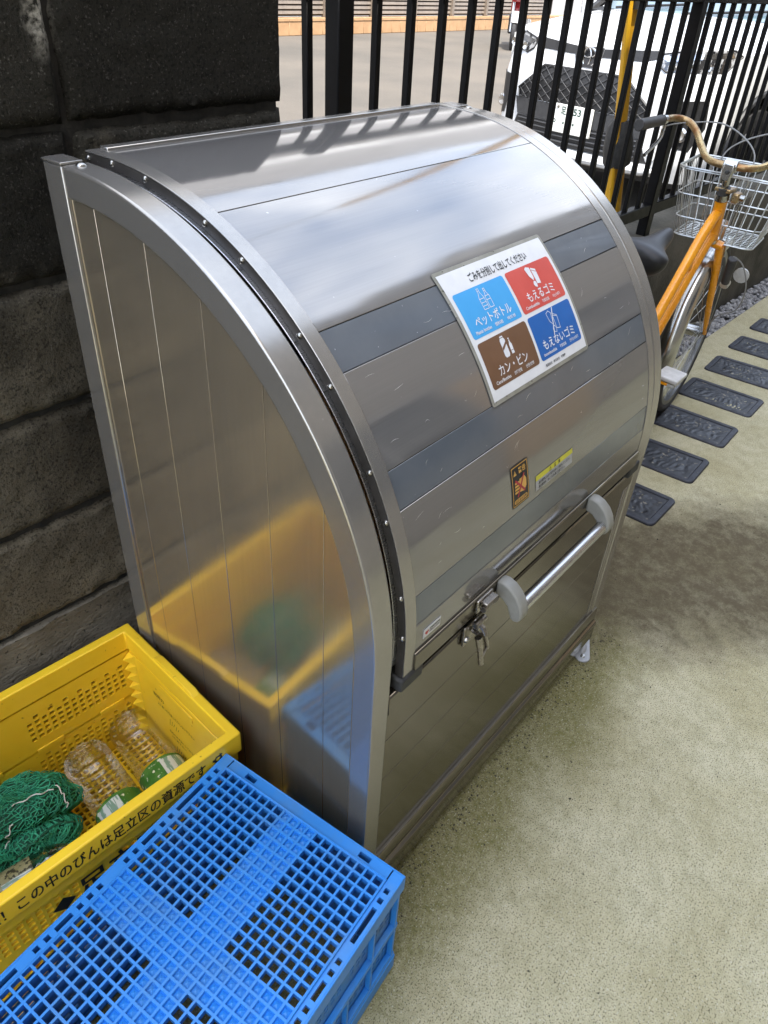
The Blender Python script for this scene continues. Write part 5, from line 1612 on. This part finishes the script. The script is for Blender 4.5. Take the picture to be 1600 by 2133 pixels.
    for i in range(len(prof) - 1):
        for k in range(n): fs.append((i * n + k, i * n + (k + 1) % n, (i + 1) * n + (k + 1) % n, (i + 1) * n + k))
    fs += [tuple(range(n)), tuple(range((len(prof) - 1) * n, len(prof) * n))]
    MB().add(vs, fs, True).obj('saddle', 'saddle', B, autos=80, subsurf=1)
    # cranks and pedals
    for s, a in ((-1, 28), (1, 208)):
        px, pz = -0.620 + 0.150 * math.cos(R_(a)), 0.270 + 0.150 * math.sin(R_(a))
        MB().tube([(-0.620, s * 0.048, 0.270), (px, s * 0.060, pz)], 0.009, 10).obj('crank', 'chrome', B)
        pd = MB().box(px - 0.046, px + 0.046, min(s * 0.072, s * 0.150), max(s * 0.072, s * 0.150), pz - 0.004, pz + 0.012).obj('pedal', 'pedal', B, 0.004, 2)
        MB().box(px - 0.040, px + 0.040, min(s * 0.078, s * 0.144), max(s * 0.078, s * 0.144), pz - 0.020, pz - 0.008).obj('pedal_underside', 'pedal', pd, 0.004, 2)
        MB().box(px - 0.047, px - 0.0452, min(s * 0.085, s * 0.120), max(s * 0.085, s * 0.120), pz - 0.015, pz - 0.006).obj('reflector', 'orange', pd)
    # dynamo and its lamp on the right of the fork, brake caliper
    MB().tube(st([(-0.118, -0.078, 0.560), (-0.150, -0.082, 0.655)]), [0.014, 0.017], 12).obj('dynamo', 'grip', B, 0.003, 2)
    MB().tube(st([(-0.105, -0.074, 0.545), (-0.085, -0.078, 0.560)]), 0.016, 12).obj('dynamo_cap', 'pedal', B, 0.003, 2)
    MB().lathe([(0.0, 0.026), (0.016, 0.022), (0.026, 0.008), (0.027, 0.0), (0.0, -0.004)], 16, Matrix.Translation(S @ Vector((-0.075, -0.115, 0.585))) @ Matrix.Rotation(R_(80), 4, 'Y')).obj('front_lamp', 'pedal', B)
    MB().tube(smooth(st([(-0.160, -0.082, 0.665), (-0.150, -0.120, 0.640), (-0.120, -0.150, 0.560), (-0.080, -0.140, 0.470), (-0.060, -0.080, 0.420), (-0.02, -0.055, 0.345)]), 8), 0.0026, 6).obj('lamp_cable', 'cable', B)
    MB().prism([(-0.052, 0), (-0.046, 0.05), (0, 0.066), (0.046, 0.05), (0.052, 0), (0.044, 0), (0.036, 0.044), (0, 0.055), (-0.036, 0.044), (-0.044, 0)], -0.010, 0.0, 'x',
               Matrix.Translation(S @ Vector((-0.130, 0, 0.650)))).obj('brake_caliper', 'chrome', B, 0.002, 1)
    MB().prism([(-0.030, 0), (0.030, 0), (0.022, 0.07), (-0.022, 0.07)], 0.0, 0.003, 'x', Matrix.Translation(S @ Vector((-0.155, 0, 0.700))) @ Matrix.Rotation(R_(20), 4, 'Y')).obj('basket_stay', 'chrome', B)
    # kickstand
    MB().tube([(-1.06, 0.065, 0.30), (-1.02, 0.10, 0.12), (-1.0, 0.12, 0.012)], 0.008, 8).obj('kickstand', 'chrome', B)
make_bike()
# ------------------------------------------------------------------ white car behind the fence
def poly_grid(pts, step):
    """cut a convex polygon into cells no larger than step"""
    def clip(poly, ax, val, above):
        out = []
        for i in range(len(poly)):
            a, b = poly[i - 1], poly[i]
            ia, ib = (a[ax] >= val) == above or a[ax] == val, (b[ax] >= val) == above or b[ax] == val
            if ia != ib:
                t = (val - a[ax]) / (b[ax] - a[ax])
                out.append((a[0] + (b[0] - a[0]) * t, a[1] + (b[1] - a[1]) * t))
            if ib: out.append(b)
        return out
    vs, fs = [], []
    x0, x1 = min(p_[0] for p_ in pts), max(p_[0] for p_ in pts)
    y0, y1 = min(p_[1] for p_ in pts), max(p_[1] for p_ in pts)
    nx, ny = max(1, math.ceil((x1 - x0) / step)), max(1, math.ceil((y1 - y0) / step))
    for i in range(nx):
        a, b = x0 + (x1 - x0) * i / nx, x0 + (x1 - x0) * (i + 1) / nx
        q = pts if i == 0 else clip(pts, 0, a, True)
        q = q if i == nx - 1 else clip(q, 0, b, False)
        for j in range(ny):
            c, d = y0 + (y1 - y0) * j / ny, y0 + (y1 - y0) * (j + 1) / ny
            r = q if j == 0 else clip(q, 1, c, True)
            r = r if j == ny - 1 else clip(r, 1, d, False)
            if len(r) >= 3:
                o = len(vs); vs += r; fs.append(tuple(range(o, o + len(r))))
    return vs, fs

def make_car():
    M['car_white'] = pm('white_car_paint', (0.64, 0.65, 0.66), (0.62, 0.63, 0.64), rough=0.12, scale=2, spec=0.5, coat=0.6)
    M['car_black'] = pm('black_trim', (0.012, 0.012, 0.013), (0.02, 0.02, 0.021), rough=0.5, scale=30)
    M['car_grey'] = pm('dark_grey_trim', (0.030, 0.031, 0.034), (0.042, 0.043, 0.046), rough=0.45, scale=30)
    M['car_glass'] = pm('car_glass', (0.10, 0.15, 0.18), (0.12, 0.17, 0.2), rough=0.04, spec=0.9, scale=3, coat=0.5)
    M['lamp_glass'] = pm('lamp_glass', (0.30, 0.30, 0.30), (0.015, 0.015, 0.016), rough=0.12, spec=0.8, scale=26, stretch=(1, 1, 0.5), lo=0.46, hi=0.54, coat=0.8)
    M['lamp_chrome'] = pm('lamp_chrome', (0.78, 0.78, 0.78), (0.45, 0.45, 0.45), rough=0.12, metal=1.0, scale=20)
    M['plate_ink'] = flat('plate_green', (0.02, 0.06, 0.04), 0.5)
    M['plate_white'] = flat('number_plate', (0.74, 0.75, 0.72), 0.45)
    C = thing('white_car', 'white compact SUV parked behind the black fence, front towards the viewer', 'car', (4.4026, 2.0487, 0.15), R_(-100))
    HW = 0.845
    def ze(x): return 0.925 + 0.035 * min(1, abs(x) / 0.8) ** 2      # height of the bonnet's front edge
    def F(x, z):
        s = min(1.0, abs(x) / HW)
        y = 0.17 * s ** 2.4 + 0.22 * max(0, s - 0.82) ** 1.4 / 0.18 ** 1.4 * 0.6
        if z > 0.70: y += (z - 0.70) * 0.34
        if z < 0.36: y += (0.36 - z) * 0.45
        return y
    def patch(name, pts, mat, off, parent=None, step=0.05):
        v, f = poly_grid(pts, step)
        return raw_obj(name, [(x, F(x, z) - off, z) for x, z in v], f, mat, parent or C, autos=50)
    # bumper skin
    nx, nz = 44, 26; vs, fs = [], []
    for j in range(nz + 1):
        for i in range(nx + 1):
            x = -HW + 2 * HW * i / nx; z = 0.24 + (ze(x) - 0.24) * j / nz
            vs.append((x, F(x, z), z))
    for j in range(nz):
        for i in range(nx):
            a = j * (nx + 1) + i; fs.append((a, a + 1, a + nx + 2, a + nx + 1))
    raw_obj('bumper', vs, fs, 'car_white', C, autos=60)
    # bonnet and wings
    vs, fs = [], []; ny = 16
    for j in range(ny + 1):
        t = j / ny
        for i in range(nx + 1):
            x = -HW + 2 * HW * i / nx
            y0 = F(x, ze(x)); y = y0 + (1.02 - y0) * t
            s = abs(x) / HW
            z = ze(x) + (0.155 * t ** 0.75) * (1 - 0.55 * s ** 3) - 0.05 * max(0, s - 0.86) / 0.14 * 1.0 - 0.012 * (1 if 0.70 < s < 0.735 else 0)
            vs.append((x, y, z))
    for j in range(ny):
        for i in range(nx):
            a = j * (nx + 1) + i; fs.append((a, a + 1, a + nx + 2, a + nx + 1))
    raw_obj('bonnet', vs, fs, 'car_white', C, autos=60)
    # sides with wheel arches
    def low(y):
        z = 0.24
        for c in (0.80, 3.32):
            d = abs(y - c)
            if d < 0.39: z = max(z, 0.33 + math.sqrt(0.39 ** 2 - d * d))
        return z
    for s in (-1, 1):
        vs, fs = [], []; n = 110
        y00 = F(HW, 0.6)
        for i in range(n + 1):
            y = y00 + (3.9 - y00) * i / n
            t = min(1, (y - y00) / (1.02 - y00))
            top = ze(HW) + 0.155 * t ** 0.75 * 0.45 - 0.05
            top = top if y < 1.02 else ze(HW) + 0.02 + 0.03 * (y - 1.02)
            a = low(y)
            for k in range(7):
                z = a + (max(top, a + 0.01) - a) * k / 6
                vs.append((s * (HW + 0.012 * math.sin(math.pi * k / 6)), y, z))
        for i in range(n):
            for k in range(6): fs.append((i * 7 + k, (i + 1) * 7 + k, (i + 1) * 7 + k + 1, i * 7 + k + 1))
        raw_obj('side', vs, fs, 'car_white', C, autos=60)
        # dark arch liner and wheel
        for c in (0.80, 3.32):
            m = MB(); m.lathe([(0.0, 0.0), (0.40, 0.0), (0.40, 0.22)], 36, Matrix.Translation((s * (HW - 0.235), c, 0.33)) @ Matrix.Rotation(R_(90 * s), 4, 'Y'))
            m.obj('arch_liner', 'car_black', C)
            arch = [(s * (HW + 0.016), c + 0.405 * math.cos(a), 0.33 + 0.405 * math.sin(a)) for a in [math.pi * k / 24 for k in range(25)]]
            MB().tube(arch, 0.018, 8).obj('arch_trim', 'car_black', C)
            wh = MB(); wh.lathe([(0.20, -0.095), (0.30, -0.10), (0.325, -0.07), (0.33, 0.0), (0.325, 0.07), (0.30, 0.10), (0.20, 0.095)], 40, Matrix.Translation((s * (HW - 0.115), c, 0.33)) @ Matrix.Rotation(R_(90 * s), 4, 'Y'))
            wo_ = wh.obj('wheel', 'tyre', C)
            hub = MB(); hub.lathe([(0.0, 0.06), (0.06, 0.062), (0.17, 0.045), (0.205, 0.092), (0.205, 0.0)], 30, Matrix.Translation((s * (HW - 0.115), c, 0.33)) @ Matrix.Rotation(R_(90 * s), 4, 'Y'))
            hub.obj('wheel_rim', 'lamp_chrome', wo_)
    # cabin
    zb = 1.075
    vs = [(-0.66, 1.03, zb), (0.66, 1.03, zb), (0.60, 1.80, 1.53), (-0.60, 1.80, 1.53)]
    raw_obj('windscreen', vs, [(0, 1, 2, 3)], 'car_glass', C)
    raw_obj('cowl', [(-0.78, 0.985, 1.060), (0.78, 0.985, 1.060), (0.70, 1.06, 1.082), (-0.70, 1.06, 1.082)], [(0, 1, 2, 3)], 'car_black', C)
    roof = [(-0.60, 1.80, 1.535), (0.60, 1.80, 1.535), (0.62, 2.3, 1.60), (0.62, 3.2, 1.58), (0.58, 3.8, 1.50), (-0.58, 3.8, 1.50), (-0.62, 3.2, 1.58), (-0.62, 2.3, 1.60)]
    raw_obj('roof', roof, [(0, 1, 2, 7), (7, 2, 3, 6), (6, 3, 4, 5)], 'car_white', C)
    for s in (-1, 1):
        raw_obj('side_glass', [(s * 0.80, 1.12, 0.965), (s * 0.82, 3.75, 1.03), (s * 0.60, 3.70, 1.50), (s * 0.62, 2.3, 1.595), (s * 0.605, 1.82, 1.53)], [(0, 1, 2, 3, 4)], 'car_glass', C)
        MB().tube([(s * 0.755, 1.00, 1.045), (s * 0.69, 1.40, 1.30), (s * 0.615, 1.80, 1.54)], 0.030, 8).obj('pillar', 'car_black', C)
        mr = MB().box(-0.12, 0.12, -0.05, 0.05, -0.07, 0.07).obj('mirror', 'car_white', C, 0.03, 3)
        mr.location = (s * 0.96, 1.35, 1.06)
        MB().tube([(s * 0.80, 1.35, 1.0), (s * 0.90, 1.35, 1.02)], 0.03, 8).obj('mirror_arm', 'car_black', C)
    raw_obj('tailgate', [(-0.84, 3.9, 0.3), (0.84, 3.9, 0.3), (0.84, 3.9, 1.0), (0.58, 3.8, 1.5), (-0.58, 3.8, 1.5), (-0.84, 3.9, 1.0)], [(0, 1, 2, 3, 4, 5)], 'car_white', C)
    box('underbody', -0.72, 0.72, 0.35, 3.8, 0.17, 0.24, 'car_black', C)
    for x0, x1 in ((-0.55, -0.02), (0.02, 0.60)):
        MB().tube([(x0, 1.02, 1.085), (x1, 1.10, 1.135)], 0.008, 6).obj('wiper', 'car_black', C)
    # black band under the bonnet edge with the emblem
    for s in (-1, 1):
        patch('nose_band', [(s * 0.10, 0.900), (s * 0.47, 0.925), (s * 0.49, 0.890), (s * 0.38, 0.862), (s * 0.10, 0.856)][::s], 'car_black', 0.004)
    patch('nose_shield', [(-0.10, 0.905), (0.10, 0.905), (0.10, 0.850), (0.065, 0.795), (-0.065, 0.795), (-0.10, 0.850)], 'car_black', 0.006)
    def ell(cx, cz, a, b, n=36): return [(cx + a * math.cos(t), F(cx, cz) - 0.014, cz + b * math.sin(t)) for t in [2 * math.pi * k / n for k in range(n)]]
    em = MB(); em.tube(ell(0.0, 0.850, 0.075, 0.052), 0.0065, 8, closed=True); em.tube(ell(0.0, 0.850, 0.028, 0.049), 0.0055, 8, closed=True); em.tube(ell(0.0, 0.872, 0.054, 0.024), 0.0055, 8, closed=True)
    em.obj('emblem', 'lamp_chrome', C)
    # grille with a diamond lattice
    G = [(-0.315, 0.775), (0.315, 0.775), (0.515, 0.625), (0.500, 0.575), (-0.500, 0.575), (-0.515, 0.625)]
    g = patch('grille', G, 'car_black', 0.004)
    def inside(x, z):
        for i in range(len(G)):
            a, b = G[i], G[(i + 1) % len(G)]
            if (b[0] - a[0]) * (z - a[1]) - (b[1] - a[1]) * (x - a[0]) > 0: return False
        return True
    lat = MB(); stp = 0.082
    for sgn in (-1, 1):
        for k in range(-20, 21):
            run = []
            for q in range(60):
                z = 0.575 + 0.20 * q / 59; x = k * stp + sgn * (z - 0.675) * 1.5
                if inside(x, z): run.append((x, F(x, z) - 0.011, z))
                elif run: break
            if len(run) > 3: lat.tube(run[::6] + [run[-1]], 0.0030, 5)
    lat.obj('grille_lattice', 'car_grey', g)
    rim_ = [(x, F(x, z) - 0.010, z) for x, z in G]
    MB().tube(rim_, 0.009, 6, closed=True).obj('grille_frame', 'car_black', g)
    # lower bumper: grey beam, dark intake with slats, white lip
    patch('bumper_beam', [(-0.54, 0.572), (0.54, 0.572), (0.50, 0.470), (-0.50, 0.470)], 'car_grey', 0.008)
    patch('intake', [(-0.50, 0.468), (0.50, 0.468), (0.56, 0.335), (-0.56, 0.335)], 'car_black', 0.005)
    for z in (0.365, 0.395, 0.425, 0.452):
        MB().tube([(x, F(x, z) - 0.010, z) for x in [-0.48 + 0.96 * k / 12 for k in range(13)]], 0.006, 5).obj('intake_slat', 'car_grey', C)
    patch('valance', [(-0.60, 0.262), (0.60, 0.262), (0.66, 0.240), (-0.66, 0.240)], 'car_black', 0.004)
    lip = [(x, F(x, 0.30) - 0.03, 0.298) for x in [-0.62 + 1.24 * k / 16 for k in range(17)]]
    MB().tube(lip, [0.012] + [0.034] * 15 + [0.012], 10).obj('bumper_lip', 'car_white', C)
    # number plate
    pl = MB().box(-0.165, 0.165, -0.020, -0.010, 0.418, 0.583).obj('number_plate', 'plate_white', C, 0.003, 1)
    def ptxt(txt, size, x, z, wid, bold=0.02):
        v, f = text_mesh(txt, size, bold, wid)
        raw_obj('plate_character', [(x + q.x, -0.0208, z + q.y) for q in v], f, 'plate_ink', pl)
    ptxt('足立', 0.050, -0.085, 0.530, 0.080); ptxt('53', 0.055, 0.015, 0.530, 0.060); ptxt('や', 0.048, -0.155, 0.462, 0.040)
    ptxt('・', 0.06, -0.060, 0.455, 0.014); ptxt('・', 0.06, 0.020, 0.455, 0.014); ptxt('8', 0.105, 0.100, 0.435, 0.050)
    for bx in (-0.11, 0.11): MB().lathe([(0, 0.006), (0.008, 0.005), (0.010, 0)], 12, Matrix.Translation((bx, -0.0202, 0.566)) @ Matrix.Rotation(R_(90), 4, 'X')).obj('plate_bolt', 'bolt', pl)
    for s in (-1, 1):
        hl = [(s * 0.455, 0.905), (s * 0.60, 0.935), (s * 0.805, 0.955), (s * 0.838, 0.930), (s * 0.800, 0.842), (s * 0.53, 0.826), (s * 0.475, 0.855)][::-s]
        h = patch('headlight', hl, 'lamp_glass', 0.005, step=0.03)
        patch('lamp_strip', [(s * 0.470, 0.897), (s * 0.80, 0.944), (s * 0.815, 0.920), (s * 0.52, 0.875)][::-s], 'lamp_chrome', 0.008, h, 0.03)
        for k in range(4):
            cx = s * (0.56 + 0.062 * k); cz = 0.858 + 0.004 * k
            MB().lathe([(0.021, 0.010), (0.017, 0.006), (0.010, 0.0), (0.0, -0.002)], 18, Matrix.Translation((cx, F(cx, cz) - 0.012, cz)) @ Matrix.Rotation(R_(90), 4, 'X')).obj('reflector_cup', 'lamp_chrome', h)
        frame_ = [(x, F(x, z) - 0.006, z) for x, z in hl]
        MB().tube(frame_, 0.005, 6, closed=True).obj('lamp_frame', 'car_black', h)
        fg = patch('fog_recess', [(s * 0.640, 0.690), (s * 0.790, 0.705), (s * 0.800, 0.560), (s * 0.760, 0.430), (s * 0.665, 0.455), (s * 0.630, 0.560)][::-s], 'car_black', 0.004, step=0.03)
        MB().lathe([(0.0, 0.004), (0.028, 0.008), (0.040, 0.0)], 22, Matrix.Translation((s * 0.715, F(0.715, 0.52) - 0.008, 0.52)) @ Matrix.Rotation(R_(90), 4, 'X')).obj('fog_lamp', 'lamp_chrome', fg)
        patch('canard', [(s * 0.56, 0.40), (s * 0.645, 0.44), (s * 0.60, 0.36)][::-s], 'car_white', 0.010, step=0.03)
make_car()

# ------------------------------------------------------------------ guy-wire cover beyond the fence
def make_guy():
    M['guy_yellow'] = pm('guy_yellow', (0.66, 0.36, 0.012), (0.52, 0.27, 0.012), rough=0.45, scale=5, stretch=(1, 1, 0.3), speck=(0.2, 0.12, 0.02), speck_scale=60, speck_lo=0.7)
    t = thing('guy_wire_cover', 'yellow plastic guy wire cover leaning just behind the fence', 'guy wire', (2.646, 0.857, 0.15))
    k = -0.303
    def at(z, dx=0, dy=0): return (k * (z - 0.15) + dx, dy, z - 0.15)
    MB().tube([at(0.15), at(0.86)], 0.034, 14).obj('lower_cover', 'guy_yellow', t)
    MB().tube([at(0.8605), at(2.6)], 0.023, 14).obj('upper_cover', 'guy_yellow', t)
    MB().tube([at(0.825), at(0.835), at(0.89), at(0.96), at(0.985)], [0.036, 0.052, 0.056, 0.046, 0.026], 14).obj('black_sleeve', 'rubber', t)
    MB().tube([at(0.15, -0.046, -0.012), at(2.6, -0.036, -0.008)], 0.009, 10).obj('cover_edge', 'guy_yellow', t)
    MB().tube([at(2.6), at(7.5)], 0.006, 8).obj('wire', 'alu', t)
    MB().tube([at(1.33, 0, -0.02), at(1.41, 0, -0.02)], 0.030, 12).obj('upper_band', 'rubber', t)
make_guy()

# ------------------------------------------------------------------ motorcycle at the back of the lot
def make_moto():
    M['moto_red'] = pm('moto_red', (0.40, 0.015, 0.02), (0.33, 0.012, 0.015), rough=0.2, scale=10, coat=0.5)
    t = thing('motorcycle', 'red and white motorcycle parked at the back, left of the white car', 'motorcycle', (14.45, 8.62, 0.15), R_(28))
    for cx in (0.0, 1.28):
        ring = [(cx + 0.27 * math.cos(a), 0, 0.30 + 0.27 * math.sin(a)) for a in [2 * math.pi * k / 40 for k in range(40)]]
        w_ = MB().tube(ring, 0.05, 12, closed=True).obj('wheel', 'tyre', t)
        MB().tube([(cx + 0.20 * math.cos(a), 0, 0.30 + 0.20 * math.sin(a)) for a in [2 * math.pi * k / 40 for k in range(40)]], 0.02, 8, closed=True).obj('wheel_rim', 'alu', w_)
        sp = MB()
        for k in range(5):
            a = 2 * math.pi * k / 5; sp.tube([(cx, 0, 0.30), (cx + 0.2 * math.cos(a), 0, 0.30 + 0.2 * math.sin(a))], 0.018, 8)
        sp.obj('wheel_spokes', 'alu', w_)
    for s in (-1, 1): MB().tube([(0.0, s * 0.075, 0.30), (0.22, s * 0.075, 0.95)], 0.026, 10).obj('fork_leg', 'alu', t)
    path = []
    for k in range(14):
        a = R_(40 + 110 * k / 13); d = Vector((math.cos(a), 0, math.sin(a)))
        path.append((Vector((0, 0, 0.30)) + d * 0.335, (0, 1, 0), d))
    MB().sweep(path, [(-0.07, -0.03), (0.07, -0.03), (0.05, 0.012), (-0.05, 0.012)]).obj('front_mudguard', 'car_white', t, 0.004, 2)
    MB().prism([(0.20, 0.62), (0.30, 0.88), (0.52, 0.98), (0.78, 0.90), (0.80, 0.72), (0.55, 0.60)], -0.13, 0.13, 'y').obj('tank', 'moto_red', t, 0.05, 3)
    MB().prism([(0.72, 0.72), (0.80, 0.84), (1.25, 0.90), (1.45, 0.97), (1.42, 0.84), (1.05, 0.70)], -0.11, 0.11, 'y').obj('seat', 'saddle', t, 0.04, 3)
    MB().prism([(0.35, 0.25), (0.36, 0.58), (0.80, 0.60), (0.85, 0.25)], -0.15, 0.15, 'y').obj('engine', 'car_grey', t, 0.03, 2)
    MB().prism([(0.08, 0.78), (0.05, 0.95), (0.20, 1.08), (0.32, 1.0), (0.30, 0.80)], -0.12, 0.12, 'y').obj('cowl', 'moto_red', t, 0.04, 3)
    MB().prism([(0.0, 0.84), (0.03, 0.95), (0.052, 0.95), (0.052, 0.82)], -0.08, 0.08, 'y').obj('headlamp', 'lamp_chrome', t, 0.02, 2)
    MB().tube([(0.32, -0.38, 1.02), (0.25, -0.2, 1.05), (0.24, 0, 1.0), (0.25, 0.2, 1.05), (0.32, 0.38, 1.02)], 0.014, 8).obj('handlebar', 'car_black', t)
    MB().tube([(0.55, -0.19, 0.28), (1.0, -0.2, 0.30), (1.45, -0.2, 0.42)], [0.03, 0.05, 0.06], 12).obj('exhaust', 'lamp_chrome', t)
    MB().prism([(1.15, 0.55), (1.40, 0.88), (1.62, 0.80), (1.55, 0.60)], -0.07, 0.07, 'y').obj('rear_mudguard', 'car_white', t, 0.02, 2)
make_moto()
bpy.context.view_layer.update()
